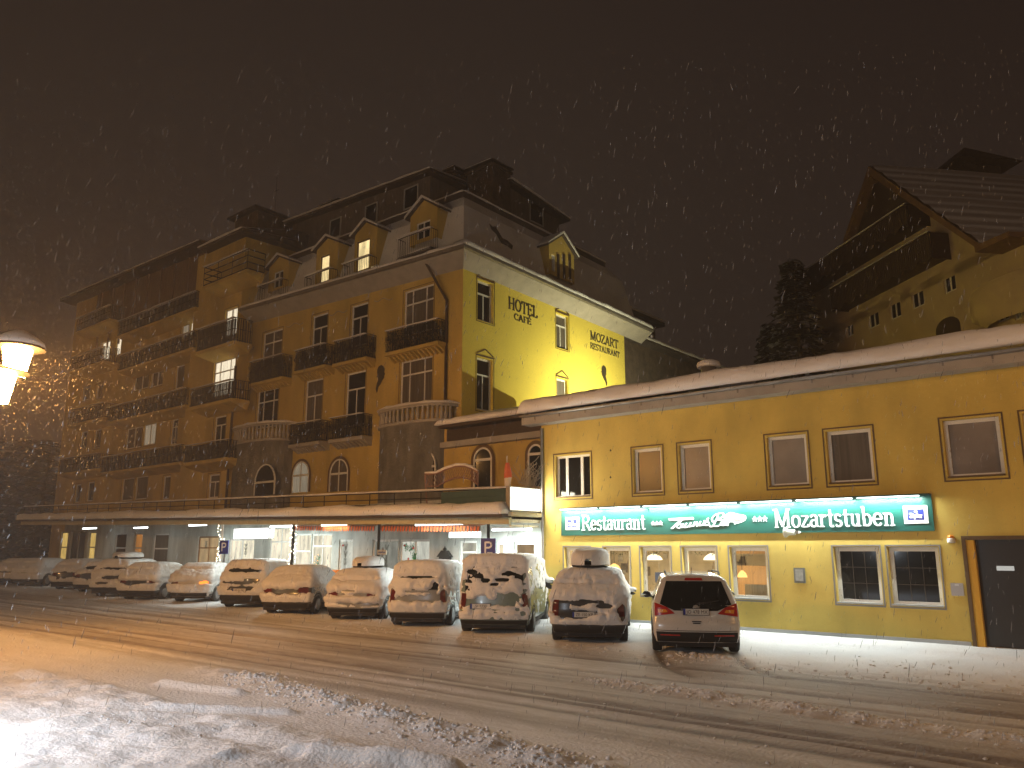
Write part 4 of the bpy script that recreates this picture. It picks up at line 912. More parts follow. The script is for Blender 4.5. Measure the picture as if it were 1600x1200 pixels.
# ------------------------------------------------------------------ ground floor
gw = [ # xl,xr,yt,yb,style,pane
 (93, 104, 831, 885, 'split', 'Y'), (108, 132, 829, 885, 'double', 'D'), (137, 148, 831, 885, 'split', 'Y'), (178, 196, 833, 885, 'split', 'D'), (208, 221, 833, 885, 'split', 'O'),
 (238, 262, 834, 886, 'split', 'C'), (308, 340, 838, 895, 'cross', 'W'), (357, 396, 842, 895, 'double', 'B'), (420, 455, 824, 895, 'cross', 'B'), (459, 485, 834, 895, 'split', 'B'), (486, 518, 834, 895, 'cross', 'B'),
 (529, 551, 843, 892, 'plain', 'L'), (581, 622, 843, 905, 'plain', 'L2'), (624, 671, 843, 905, 'double', 'L3'), (718, 745, 845, 885, 'split', 'P'), (775, 788, 847, 885, 'plain', 'K'), (803, 836, 847, 905, 'plain', 'R')]
LB = curtain_mat('shop_light', (1.0, .92, .70), 1.15, 5); LYL = curtain_mat('amber_curtain', (1.0, .66, .18), .75, 8); LOR = curtain_mat('orange_blind', (.9, .36, .08), .5, 6)
LLG = curtain_mat('leaded_glow', (.95, .95, .80), .75, 4); LDK = curtain_mat('lobby_glow', (.60, .60, .50), .5, 3); LWD = curtain_mat('entrance_glow', (.8, .55, .28), .6, 4); LPP = curtain_mat('paper_blind_glow', (.85, .80, .62), .6, 2); LRM = curtain_mat('lounge_glow', (.55, .36, .18), .6, 3)
PM = dict(Y=LYL, D=GLASSD, O=LOR, C=CURT, W=LWD, B=LB, L=LLG, L2=LDK, L3=LLG, P=LPP, K=mat('dim_brown', (.2, .15, .1), .5), R=LRM)
go = [opx(FG, a, b, c, e) for a, b, c, e, _, _ in gw]
go = [(a, b, max(.35 if gw[i][4] != 'double' else .05, c) if 1 else c, e) for i, (a, b, c, e) in enumerate(go)]
m = MB(FG); wall(m, UL, XR0-.005, -.3, 4.1, go, .2); m.build('ground_floor_wall', MARBLE, hb)
for o, w_ in zip(go, gw): window(FG, hb, o, w_[4], fw=.08, dep=-.12, pane=PM[w_[5]], framem=(WOOD if w_[5] == 'W' else GREYP if w_[5] in 'YDO' else WHITEP))
# wrought scrollwork / wreaths on the leaded panes
SCR = mat('scrollwork', (.05, .07, .06), .5)
for k, (cx, cy, h) in enumerate([(540, 866, 40), (604, 868, 40), (602, 880, 20), (322, 850, 14), (384, 858, 24)]):
    m = MB(FG); u, z = FG.px(cx, cy, -.05); s_ = h/56.
    for q in (-1, 1):
        for ph in (0, 1, 2):
            pts = [(u+q*(.05+.10*math.sin(j*.8+ph)*(.4+.1*ph)), -.05, z+s_*(ph*.42-.42)+s_*.20*math.cos(j*.8)) for j in range(10)]
            m.tube(pts, .010, 4)
    m.bar((u, -.05, z-s_*.9), (u, -.05, z+s_*.9), .008); m.build('door_scrollwork', SCR, hb)
GRN = mat('wreath_green', (.03, .22, .08), .7, noise=.4, scale=20)
m = MB(FG); 
for k, (cx, cy, w_) in enumerate([(640, 856, .55), (648, 870, .16)]):
    u, z = FG.px(cx, cy, -.04); tufts(m, u-w_*.5, u+w_*.5, -.05, .0, z-.12, .35, 120, k, .05)
m.build('door_garland', GRN, hb)
m = MB(FG)
for cx, cy in [(632, 852), (646, 856), (536, 852), (638, 873)]: u, z = FG.px(cx, cy, 0.); m.lathe((u, .0, z-.05), [(.02, 0), (.05, .04), (.02, .09)], 8)
m.build('red_bow', REDM, hb)
# shop interior silhouettes
t = thing('christmas_tree', 'small lit christmas tree behind the bright cafe window', 'christmas tree', at(FG, 496, 893, .25))
g = MB(); tufts(g, -.2, .2, -.15, .15, 0, .35, 90, 1, .05); tufts(g, -.1, .1, -.1, .1, .3, .45, 60, 2, .05); g.build('crown', GRN, t)
g = MB(); g.tube([(0, 0, -.5), (0, 0, .1)], .03, 6); g.build('trunk', WOOD, t)
proto = None
for k in range(9):
    h_ = k/9*.75; a = k*2.4
    if proto is None: g = MB(); g.lathe((0, 0, -.015), [(.004, 0), (.02, .012), (.02, .02), (.004, .03)], 6); proto = g.build('bulb', emit('tree_bulb', (1, .45, .15), 4), t); o = proto
    else: o = proto.copy(); COL.objects.link(o); o.parent = t
    o.location = ((.22-.2*h_)*math.cos(a), -(.17-.1*h_)*abs(math.sin(a))-.03, h_+.05)
# awnings
AWO = mat('awning_orange', (.66, .15, .04), .8); AWW = mat('awning_dark', (.10, .05, .035), .8)
for k, (xl, xr) in enumerate([(457, 586), (593, 751)]):
    a, b = FC.px(xl, 830, -.35)[0], FC.px(xr, 830, -.35)[0]; zb = lambda u: 2.78+kz(u); zt2 = lambda u: 2.98+kz(u)
    n = int((b-a)/.155); m = MB(FC)
    for i in range(n):
        u0_, u1_ = a+(b-a)*i/n, a+(b-a)*(i+.66)/n; u2_ = a+(b-a)*(i+1)/n; wob = .02*math.sin(i*1.7)
        m.cur = 0; m.add([(u0_, -.35, zt2(u0_)), (u1_, -.35, zt2(u1_)), (u1_-.01, -.33+wob, zb(u1_)+.02), ((u0_+u1_)/2, -.33+wob, zb(u0_)-.01), (u0_+.01, -.33+wob, zb(u0_)+.02)], [(0, 1, 2, 3, 4)])
        m.cur = 1; m.add([(u1_, -.352, zt2(u1_)), (u2_, -.352, zt2(u2_)), (u2_-.005, -.335+wob, zb(u2_)+.03), (u1_+.005, -.335+wob, zb(u1_)+.03)], [(0, 1, 2, 3)])
        m.cur = 0; m.add([(u0_, -.35, zt2(u0_)+.01), (u1_, -.35, zt2(u1_)+.01), (u1_, -1.5, zt2(u1_)+.2), (u0_, -1.5, zt2(u0_)+.2)], [(0, 1, 2, 3)])
        m.cur = 1; m.add([(u1_, -.35, zt2(u1_)+.008), (u2_, -.35, zt2(u2_)+.008), (u2_, -1.5, zt2(u2_)+.2), (u1_, -1.5, zt2(u1_)+.2)], [(0, 1, 2, 3)])
    m.build('striped_awning', [AWO, AWW], hb)
# lamps under the canopy: (x0,x1,y, d, colour, watts, drop)
WT = emit('cool_tube', (.9, 1, 1), 7); WW = emit('warm_tube', (1, .9, .62), 4)
for k, (x0, x1, y, d, cool, pw, lab) in enumerate([(296, 322, 821, -.8, 1, 75, 'cold white strip lamp under the canopy left of the fairy lights'), (423, 456, 823, -.5, 1, 150, 'white strip lamp between the light box and right fairy light post'),
      (503, 541, 821, -.25, 0, 9, 'warm strip lamp above the left orange awning'), (650, 722, 820, -.12, 1, 14, 'long white strip lamp above the right orange awning'), (703, 750, 836, -1.1, 1, 220, 'white tube lamp hanging below right end of the orange awning'),
      (770, 830, 828, -1.6, 1, 140, 'white strip lamp at the right end of the canopy'), (130, 150, 826, -1.0, 1, 8, 'faint strip lamp under the far left canopy'), (210, 230, 825, -1.0, 1, 7, 'faint strip lamp under canopy near wide dark window')]):
    a, z = FC.px(x0, y, d); b, _ = FC.px(x1, y, d); z = min(z, 3.14+kz(a)) if k != 4 else z
    t = thing('strip_lamp', lab, 'strip lamp', FC.w((a+b)/2, d, z)); h_ = (b-a)/2; hh = .035 if k != 4 else .09
    g = MB(); g.box((-h_, -.04, -hh), (h_, .04, hh)); g.build('tube', WT if cool else WW, t)
    g = MB(); g.box((-h_-.03, -.05, hh+.002), (h_+.03, .05, hh+.04)); g.build('housing', WHITEP, t)
    q = FC.w((a+b)/2, d, z-hh-.03); area('strip_lamp_light', q, pw, COOL if cool else (1, .85, .55), b-a, .1, (0, .15, -1))
a, z0 = FC.px(366, 842, -.25); b, z1 = FC.px(420, 825, -.25)
lb2 = thing('entrance_light_box', 'long blank white light box hanging over the hotel entrance', 'sign', (0, 0, 0))
m = MB(FC); m.box((a, -.25, z0), (b, -.21, z1)); m.build('lit_face', emit('white_box_glow', (1, 1, .97), 3.5), lb2)
m = MB(FC); m.box((a-.04, -.5, z0-.02), (b+.04, -.252, z1+.02)); m.build('case', ZINC, lb2)
area('light_box_light', FC.w((a+b)/2, -.15, (z0+z1)/2), 60, COOL, b-a, .4, (0, -1, -.6))
area('light_box_light', FC.w((a+b)/2, -.6, z0-.1), 60, COOL, b-a, .4, (0, 1, -.6))
# fairy lights
for k, (px, lab) in enumerate([(346, 'string of fairy lights wound round pale post beside the left parking sign'), (458, 'string of fairy lights wound round dark post at the left end of orange awning')]):
    u, _ = FC.px(px, 840, -.3); t = thing('fairy_lights', lab, 'fairy lights', FC.w(u, -.3, 0)); rr = random.Random(k); N = 52
    g = MB(); pts = []
    for i in range(N*3): a = i*.7; pts.append((.09*math.cos(a), .09*math.sin(a), .4+i/(N*3)*2.85))
    g.tube(pts, .006, 3, caps=False); g.build('cable', IRON, t); pr_ = None
    for i in range(N):
        if pr_ is None: g = MB(); g.lathe((0, 0, -.022), [(.006, 0), (.024, .014), (.024, .03), (.006, .044)], 6); pr_ = g.build('bulb', emit('fairy_bulb', (1, .90, .66), 9) if k == 0 else FB_, t); FB_ = pr_.data.materials[0]; o = pr_
        else: o = pr_.copy(); COL.objects.link(o); o.parent = t
        a = rr.uniform(0, 6.28); o.location = (rr.uniform(.08, .17)*math.cos(a)-(.25*rr.random() if k == 0 and i > 38 else 0), rr.uniform(.08, .17)*math.sin(a), .4+(i+rr.random())/N*2.7+kz(u))
# menu case shaped like a little house
p = at(FG, 697, 882, 0); t = thing('menu_case', 'black house shaped menu case on marble wall left of the van', 'menu case', p)
g = MB(); g.box((-.28, -.12, -.35), (.28, -.003, .28)); g.prism([(-.38, -.15, .28), (.38, -.15, .28), (.14, -.15, .52), (-.14, -.15, .52)], (0, .147, 0)); g.lathe((0, -.08, .52), [(.05, 0), (.08, .05), (.02, .12), (.01, .18)], 8)
g.build('case', IRON, t); g = MB(); g.box((-.16, -.13, -.28), (.16, -.122, .18)); g.build('lit_menu', emit('menu_glow', (.9, .9, .8), .7), t)
# terrace things: trellis, flag, shrub
FTt = Fr((0, YC+.55), 0); q = [FTt.px(x, y) for x, y in [(664, 741), (682, 740), (697, 733), (713, 728), (727, 728), (738, 732), (747, 738)]]
lw = [FTt.px(x, y) for x, y in [(668, 760), (684, 760), (697, 752), (710, 747), (724, 746), (738, 750), (746, 757)]]
t = thing('wooden_trellis', 'snow topped arched lattice trellis on the terrace above the right awning', 'trellis', (0, 0, 0))
m = MB(FTt); TREL = mat('trellis_wood', (.30, .17, .13), .8, noise=.3)
m.tube([(a, 0, b) for a, b in q], .035, 6); m.tube([(a, 0, b) for a, b in lw], .03, 6)
def lerp_(L, s): s *= len(L)-1; i = min(int(s), len(L)-2); f = s-i; return (L[i][0]+(L[i+1][0]-L[i][0])*f, L[i][1]+(L[i+1][1]-L[i][1])*f)
for i in range(25):
    for dx in (.09, -.09):
        s_ = i/24; s2 = min(1, max(0, s_+dx)); a, b = lerp_(q, s_), lerp_(lw, s2); m.bar((a[0], 0, a[1]), (b[0], .01 if dx > 0 else -.01, b[1]), .012)
m.bar((q[0][0], 0, q[0][1]), (lw[0][0]+.02, 0, 3.5), .04); m.bar((q[-1][0], 0, q[-1][1]), (lw[-1][0], 0, 3.5), .03); m.build('lattice', TREL, t)
m = MB(FTt); m.tube([(a, 0, b+.05) for a, b in q], [.03]+[.055]*5+[.03], 6); m.build('snow_cap', SNOWR, t)
t = thing('flag', 'furled red and white flag standing at the terrace corner', 'flag', at(FC, 793, 758, -.3))
g = MB(); g.tube([(.03, 0, -.7), (-.03, 0, .95)], .015, 6); g.build('pole', WHITEP, t)
for nm, c0, c1, mm_ in (('red_cloth', .22, .72, mat('flag_red', (.55, .12, .05), .8)), ('white_cloth', -.05, .24, mat('flag_white', (.6, .56, .5), .8))):
    g = MB(); P = []
    for i in range(7):
        z = c0+(c1-c0)*i/6; w_ = .17*(1-((z-.25)/.62)**2) if z > .25 else .17*(1-(.25-z))
        for j in range(10): a = j/9*6.28; P.append((w_*.9*math.cos(a)*(1+.2*math.sin(a*3+z*5)), .06*math.sin(a)+.02*math.sin(a*4), z))
    g.grid(P, 7, 10); g.build(nm, mm_, t)
t = thing('snowy_shrub', 'bare curly shrub dusted with snow above the glaring light box', 'shrub', onX(826, 757, UR-.5)); rr = random.Random(4)
g = MB(); 
for i in range(46):
    x, y, z = 0, 0, -.3; pts = [(0, 0, -.5)]; a = rr.uniform(0, 6.28); lean = rr.uniform(.02, .09)
    for j in range(9): a += rr.uniform(-.9, .9)+(.3 if i % 2 else -.3); x += lean*math.cos(a)*(1+j*.12); y += lean*math.sin(a); z += rr.uniform(.02, .17); pts.append((x, y, z))
    g.tube(pts, .011, 3, caps=False)
g.build('twigs', mat('snowy_twig', (.42, .38, .30), .8), t)
g = MB(); g.lathe((0, 0, -.75), [(.16, 0), (.2, .25), (.21, .28)], 12); g.build('pot', BRICKC, t)
# parking signs
def psign(px, py, wpx, lab, small=False, d=.12):
    u, z = FC.px(px, py, d); p = FC.w(u, d, 0); t = thing('parking_sign', lab, 'parking sign', p, 0); s_ = wpx*.011
    t.rotation_euler = (0, 0, math.radians(12))
    g = MB(); g.tube([(0, .05, -.1), (0, .05, z+s_+.04)], .03, 8); g.build('pole', ZINC, t)
    if small:
        g = MB(); g.box((-s_*1.3, -.02, z-s_*.4), (s_*1.3, .012, z+s_*.7)); pl = g.build('sign_panel', mat('sign_grey', (.5, .5, .47), .5), t)
        g = MB(); g.box((-s_, -.026, z), (s_, -.022, z+s_*.3)); g.build('marking', mat('marking_blue', (.10, .13, .3), .5), pl); return
    g = MB(); g.box((-s_, -.02, z-s_*1.12), (s_, .012, z+s_*1.12)); pl = g.build('sign_panel', BLUE, t)
    g = MB(); f_ = s_*.9; q = [(-.42, -.75), (-.42, .78)]; q2 = [(-.42, .72), (.15, .72), (.42, .62), (.52, .38), (.42, .14), (.15, .02), (-.42, .02)]
    ribbon(g, q, .26, .26, -.02, -.026, 0, z, f_); ribbon(g, q2, .26, .24, -.02, -.026, 0, z, f_)
    if px > 600:
        g.box((-.1*s_, -.026, z-.62*s_), (.62*s_, -.0225, z-.50*s_)); g.box((-.0*s_, -.026, z-.92*s_), (.72*s_, -.0225, z-.80*s_)); g.lathe((.1*s_, -.0265, z-.72*s_), [(.07*s_, 0), (.07*s_, .004)], 8, axis='y'); g.lathe((.5*s_, -.0265, z-.72*s_), [(.07*s_, 0), (.07*s_, .004)], 8, axis='y')
    g.build('letter', mat('sign_white', (.8, .82, .85), .4) if 'sign_white' not in MATS else MATS['sign_white'], pl)
psign(763, 856, 24, 'blue parking sign on dark post behind the snowy van')
psign(350, 855, 24, 'blue parking sign beside the left fairy light post')
psign(597, 864, 14, 'small pale road sign on the post between the two orange awnings', True)
m = MB(FC); u, _ = FC.px(763, 840, -.1); m.tube([(u, -.1, 0), (u, -.1, 3.05)], .05, 8); m.build('canopy_post', IRON, hb)
t = thing('yellow_box', 'orange and yellow box standing behind two snow covered cars', 'box', at(FG, 521, 896, 1.0))
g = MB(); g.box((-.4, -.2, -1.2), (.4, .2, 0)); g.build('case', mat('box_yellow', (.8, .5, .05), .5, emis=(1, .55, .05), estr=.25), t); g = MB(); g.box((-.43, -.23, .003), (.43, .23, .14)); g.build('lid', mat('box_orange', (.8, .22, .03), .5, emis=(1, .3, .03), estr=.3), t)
# ================================================================== floodlight washing the side wall
p1 = onX(724, 572, XC); p2 = onX(823, 627, XC)   # where the shadow of the roof ridge falls
sdir = Vector((0, p2.y-p1.y, p2.z-p1.z)).normalized()
LP = Vector((XC+4.2, 33.5, p2.z+(33.5-p2.y)*sdir.z/sdir.y))
t = thing('wall_floodlight', 'floodlight behind the restaurant roof aimed at the side wall', 'floodlight', (LP.x, LP.y, LP.z))
g = MB(); g.box((.1, -.2, -.15), (.2, .2, .15)); g.build('lamp_head', IRON, t); g = MB(); g.tube([(.15, 0, -.15), (.15, 0, -LP.z)], .05, 6); g.build('pole', IRON, t)
area('wall_flood', LP, 950, (1.0, .94, .56), .30, .06, (-1, .06, .30), (0, 1, 0))
# ================================================================== building behind the hotel
rx = thing('rear_annex', 'dim grey building with stepped snowy roofs behind the floodlit wall', 'building', (0, 0, 0))
FA = Fr((XC-.9, 0), math.pi/2); a0, b0 = YB-.5, FA.px(1122, 580)[0]; zr = lz(FA, 983, 533, 1110, 580)
m = MB(FA); m.add([(a0, 0, 3), (b0, 0, 3), (b0, 0, zr(b0)), (a0, 0, zr(a0))], [(0, 1, 2, 3)]); m.add([(b0, 0, 3), (b0, -8, 3), (b0, -8, zr(b0)), (b0, 0, zr(b0))], [(0, 1, 2, 3)]); m.build('wall', BRICKC, rx)
band(FA, a0, b0+.6, zr, [(0, 0), (.6, .1), (.6, .25), (-2.6, 1.9), (-2.6, 0)], 'roof', ROOFD, rx); snowcap(FA, a0, b0+.6, -2.4, .6, zr(a0)+.26, zr(b0+.6)+.26, .25, 'roof_snow', rx, seed=120, m=SNOWR, slope=.52)
FA2 = Fr((XC-3.6, 0), math.pi/2); ops = [opx(FA2, *q) for q in [(988, 994, 516, 538), (1001, 1008, 519, 540), (1016, 1022, 521, 546)]]; b1 = FA2.px(1024, 520)[0]
m = MB(FA2); wall(m, a0-6, b1, 8, FA2.px(1010, 506)[1], ops, .1); m.poly([(b1, 0, 8), (b1, -6, 8), (b1, -6, FA2.px(1010, 506)[1]), (b1, 0, FA2.px(1010, 506)[1])]); m.build('upper_wall', BRICKC, rx)
for o in ops: window(FA2, rx, o, 'split', fw=.12, dep=-.08, pane=LITP)
m = MB(FA2); zz = FA2.px(1010, 505)[1]; m.box((a0-6, -5, zz+.01), (b1+.5, .5, zz+.3)); m.build('upper_roof', ROOFD, rx); snowcap(FA2, a0-6, b1+.5, -5, .5, zz+.3, zz+.3, .22, 'roof_snow', rx, seed=121, m=SNOWR)
# ================================================================== chalet on the right
r_ = ray(1480, 430); D0 = 47.0/math.hypot(r_.x, r_.y); P0 = CP+r_*D0
FK = Fr((P0.x, P0.y), math.radians(-41.0)); ck = thing('chalet', 'tall pale house with two dark wooden balconies and snowy gable above the restaurant roof', 'house', (0, 0, 0))
pk = FK.px(1358, 268, 1.5); er = FK.px(1530, 388, 1.5); zrl = FK.px(1330, 374, 1.4)[1]; elu = pk[0]-(er[0]-pk[0])*(pk[1]-zrl)/(pk[1]-er[1])
ul = FK.px(1264, 500)[0]; ur = FK.px(1680, 430)[0]
cw = [(1474, 1493, 419, 457), (1424, 1443, 444, 481), (1390, 1407, 462, 498), (1357, 1373, 479, 512), (1322, 1333, 500, 526), (1536, 1548, 487, 503), (1557, 1577, 483, 502), (1585, 1596, 483, 500)]
co = [opx(FK, *q) for q in cw]
PLC = mat('plaster_pale', (0.55, 0.44, 0.29), 0.9, noise=.15, scale=.6)
m = MB(FK); wall(m, ul, ur, 2, er[1], co, .25)
zg = lambda u: pk[1]-abs(u-pk[0])*(pk[1]-er[1])/(er[0]-pk[0])
m.poly([(ul, 0, er[1]), (er[0], 0, er[1]), (pk[0], 0, pk[1]-.2), (elu, 0, zrl-.1), (ul, 0, zrl-.2)] if ul < elu else [(elu, 0, er[1]), (er[0], 0, er[1]), (pk[0], 0, pk[1]-.2), (elu, 0, zrl-.1)]); m.poly([(ul, 0, 2), (ul, 0, er[1]), (ul, -14, er[1]), (ul, -14, 2)])
m.build('wall', PLC, ck)
for o in co: window(FK, ck, o, 'double', fw=.09, dep=-.12)
m = MB(FK); t_ = .35
for s_, ue, ze in ((1, er[0], er[1]), (-1, elu, zrl)):
    m.prism([(pk[0], 1.5, pk[1]+t_), (ue, 1.5, ze+t_*.7), (ue, 1.5, ze-.1), (pk[0], 1.5, pk[1]-.25)][::s_], (0, -15 if s_ > 0 else -1.6, 0))
m.prism([(er[0]-.3, 1.5, er[1]-.1), (er[0]-.3, 1.5, er[1]+.25), (er[0]+1.9, 1.5, er[1]+.1), (er[0]+1.9, 1.5, er[1]-.15)], (0, -12, 0))
m.build('roof', mat('bargeboard', (.22, .13, .07), .8, noise=.3), ck)
RS = mat('striped_roof_snow', (.52, .46, .42), .8); n = RS.node_tree; tcn = n.nodes.new('ShaderNodeTexCoord'); wv = n.nodes.new('ShaderNodeTexWave'); wv.bands_direction = 'Z'; wv.inputs['Scale'].default_value = .42; wv.inputs['Distortion'].default_value = 1.6; wv.inputs['Detail'].default_value = 3; wv.inputs['Detail Scale'].default_value = .4
rp = n.nodes.new('ShaderNodeValToRGB'); rp.color_ramp.elements[0].color = (.55, .49, .45, 1); rp.color_ramp.elements[1].color = (.90, .87, .85, 1); rp.color_ramp.elements[0].position = .3
n.links.new(tcn.outputs['Object'], wv.inputs[0]); n.links.new(wv.outputs['Fac'], rp.inputs[0]); n.links.new(rp.outputs[0], n.nodes['Principled BSDF'].inputs['Base Color'])
m = MB(FK); P = []; N1, N2 = 30, 20
for i in range(N1):
    for j in range(N2):
        s_, q = i/(N1-1), j/(N2-1); P.append((pk[0]+(er[0]-pk[0])*s_+.03, 1.45-14*q, pk[1]+t_+(er[1]+t_*.7-pk[1]-t_)*s_+.10+.06*math.sin(i*1.9+j*.2)))
m.grid(P, N1, N2); m.build('roof_snow', RS, ck)
a, z = FK.px(1512, 272, -7); tp = FK.px(1510, 228, -7)[1]; hw_ = abs(FK.px(1555, 272, -7)[0]-FK.px(1475, 272, -7)[0])/2
m = MB(FK); m.add([(a-hw_, -7+hw_, z), (a+hw_, -7+hw_, z), (a+hw_, -7-hw_, z), (a-hw_, -7-hw_, z), (a, -7, tp)], [(0, 1, 4), (1, 2, 4), (2, 3, 4), (3, 0, 4), (3, 2, 1, 0)]); m.box((a-hw_*.6, -7-hw_*.6, z-3), (a+hw_*.6, -7+hw_*.6, z-.01)); m.build('turret', ROOFD, ck)
def wbalc(xl, yl, xr, yr, bl, br, dep, uend=None, label='wooden_balcony'):
    a, z1 = FK.px(xl, yl, dep); b, z2 = FK.px(xr, yr, dep); _, z3 = FK.px(bl[0], bl[1], dep); _, z4 = FK.px(br[0], br[1], dep); zt__, zb_ = (z1+z2)/2, (z3+z4)/2
    m = MB(FK); n = int((b-a)/.17)
    for i in range(n):
        u0_ = a+(b-a)*i/n; m.box((u0_+.01, dep-.04, zb_+.12*math.sin(i*.9)), (u0_+(b-a)/n-.01, dep, zt__-.08))
    m.box((a, 0, zb_+.12), (b, dep-.045, zb_+.25)); m.box((a-.05, dep-.1, zt__-.08), (b+.05, dep+.05, zt__))
    m.box((b-.04, .003, zb_), (b, dep-.105, zt__-.01)); m.box((a, .003, zb_), (a+.04, dep-.105, zt__-.01))
    bo = m.build(label, DARKW, ck); snowcap(FK, a-.05, b+.05, dep-.12, dep+.06, zt__+.005, zt__+.005, .07, 'rail_snow', bo, seed=int(xl), m=SNOWR); return a, b, zb_, zt__
wbalc(1297, 453, 1450, 361, (1300, 487), (1450, 405), 1.2)
a, b, c, e = wbalc(1238, 436, 1415, 318, (1240, 462), (1420, 350), 1.4)
m = MB(FK); m.poly([(elu+.2, 1.0, e-.1), (b, 1.0, e-.1), (pk[0]+1.0, 1.0, pk[1]-.9), (pk[0]-.4, 1.0, pk[1]-.6)])
m.build('dark_gable', DARKW, ck)
m = MB(FK); m.tube([(ul+.15, .12, er[1]-.5), (ul+.15, .12, 3)], .08, 6); m.build('downpipe', ZINC, ck)
o = opx(FK, 1463, 1502, 495, 540); m = MB(FK); r2 = (o[1]-o[0])/2; mu = (o[0]+o[1])/2; q = [(mu+r2*math.cos(math.pi*k/10), o[3]-r2*.6+r2*.6*math.sin(math.pi*k/10)) for k in range(11)]
m.prism([(o[1], .01, o[2])]+[(x, .01, z) for x, z in q]+[(o[0], .01, o[2])], (0, .03, 0)); m.build('arched_opening', DARKW, ck)
a, z = FK.px(1570, 452, .8); m = MB(FK); P = []
for i in range(11):
    an = math.pi*i/10
    for zz, k in ((z-1.4, .7), (z-.9, 1), (z+.2, 1), (z+.5, .9)): P.append((a-3.2*math.cos(an)*k*.9, .003+1.4*math.sin(an)*k, zz))
m.grid(P, 11, 4); m.build('oriel', PLC, ck)
# ================================================================== trees
def tree(name, lab, x, y, z0, h, R, seed, m_leaf, n=2600, cone=True, grp=None):
    t = thing(name, lab, 'tree', (x, y, z0), 0, grp); rr = random.Random(seed)
    g = MB(); g.tube([(0, 0, -.5), (.05*h/10, 0, h*.5), (0, .02*h, h*.97)], [R*.10, R*.06, .02], 8); g.build('trunk', DARKW, t)
    g = MB(); layers = 11
    for k in range(layers):
        for _ in range(n//layers):
            zz = h*(.12+.86*((k+rr.random()**2)/layers)); fr_ = (zz/h); rad = R*(1-fr_)**.8*(.75+.5*rr.random()) if cone else R*math.sqrt(max(.02, 1-(2*fr_-1.1)**2))
            a = rr.uniform(0, 6.283); rad *= (1+.25*math.sin(a*5+k*2)); q = rad*rr.uniform(.35, 1)
            zz -= q*.35 if cone else 0; s = R*.07*rr.uniform(.6, 1.6); x_, y_ = q*math.cos(a), q*math.sin(a)
            g.add([(x_, y_, zz), (x_+s*math.cos(a+.7)*1.6, y_+s*math.sin(a+.7)*1.6, zz-s*.5), (x_+s*math.cos(a-.7)*1.6, y_+s*math.sin(a-.7)*1.6, zz-s*.6)], [(0, 1, 2)])
    g.build('crown', m_leaf, t)
    if cone:
        g = MB()
        for k in range(900):
            zz = h*rr.uniform(.1, .97); rad = R*(1-zz/h)**.8*rr.uniform(.6, 1.05); a = rr.uniform(0, 6.283); s = R*.06*rr.uniform(.5, 1.5); x_, y_ = rad*math.cos(a), rad*math.sin(a); zz -= rad*.3
            g.add([(x_, y_, zz), (x_+s*math.cos(a+.8)*1.6, y_+s*math.sin(a+.8)*1.6, zz-s*.4), (x_+s*math.cos(a-.8)*1.6, y_+s*math.sin(a-.8)*1.6, zz-s*.4)], [(0, 1, 2)])
        g.build('branch_snow', SNOWR, t)
CON = mat('conifer_needles', (.06, .055, .04), .9, noise=.5, scale=1.5, col2=(.14, .12, .11))
q = onY(1248, 560, 50); tree('conifer', 'dark snowy conifer left of the pale chalet', q.x, 50, 0, 21.5, 4.2, 5, CON)
q = onY(1205, 560, 52); tree('conifer', 'lower dark conifer farther left of the chalet', q.x, 52, 0, 18.0, 3.6, 15, CON)
for k, (px, Y, h, R, lab) in enumerate([(60, 30, 13, 4.0, 'dark bushy tree right beside the left end of the hotel'), (22, 33, 15, 4.6, 'dark tree behind the street lantern at left edge'), (-10, 28, 12, 4, 'dark tree cut by the left picture edge'), (85, 34, 10, 3.5, 'low dark tree tucked behind the hotel corner')]):
    q = onY(px, 830, Y); tree('winter_tree', lab, q.x, Y, 0, h, R, 40+k, CON, 2200, cone=False)
# ================================================================== street lanterns
def lantern(root, s=1.0):
    g = MB(); g.lathe((0, 0, 0), [(.13*s, -.42*s), (.20*s, 0)], 6, sm=False); g.build('lamp_glass', LANT, root)
    g = MB(); g.lathe((0, 0, 0), [(.35*s, .0), (.34*s, .03*s), (.10*s, .15*s), (.03*s, .22*s)], 16); cap = g.build('cap', IRON, root); g = MB(); g.lathe((0, 0, -.46*s), [(.12*s, 0), (.145*s, .038*s)], 6); g.build('base_ring', IRON, root)
    g = MB(); g.lathe((0, 0, .035*s), [(.35*s, 0), (.33*s, .06*s), (.2*s, .16*s), (.05*s, .24*s)], 16); g.build('snow_cap', SNOW, cap)
LANT = emit('lantern_glass', (1, .60, .18), 60, transp=1)
q1 = onY(28, 545, 6.6); q2 = onY(2, 582, 6.2)
post = onY(-80, 540, 6.2)
t = thing('street_lantern', 'glowing orange street lantern with two lamp heads at the left picture edge', 'street lamp', (q1.x, q1.y, q1.z))
S_ = 1.72
lantern(t, S_)
g = MB(); g.tube([(0, 0, .2), (0, 0, .34), (post.x-q1.x, post.y-q1.y, .02)], .02, 6); g.build('bracket', IRON, t)
for c_ in list(kids(t)): pass
g = MB(); dx, dy, dz = q2.x-q1.x, q2.y-q1.y, q2.z-q1.z
g.lathe((dx, dy, dz), [(.13*S_, -.42*S_), (.20*S_, 0)], 6, sm=False); g.build('lamp_glass', LANT, t)
g = MB(); g.tube([(dx, dy, dz+.18), (dx, dy, dz+.3), (post.x-q1.x, post.y-q1.y, dz+.1)], .02, 6); g.build('bracket', IRON, t)
g = MB(); g.lathe((dx, dy, dz), [(.35*S_, 0), (.34*S_, .03), (.1*S_, .13), (.03, .19)], 16); g.build('cap', IRON, t)
g = MB(); g.tube([(post.x-q1.x, post.y-q1.y, .6), (post.x-q1.x, post.y-q1.y, -q1.z-.1)], .07, 8); g.build('post', IRON, t)
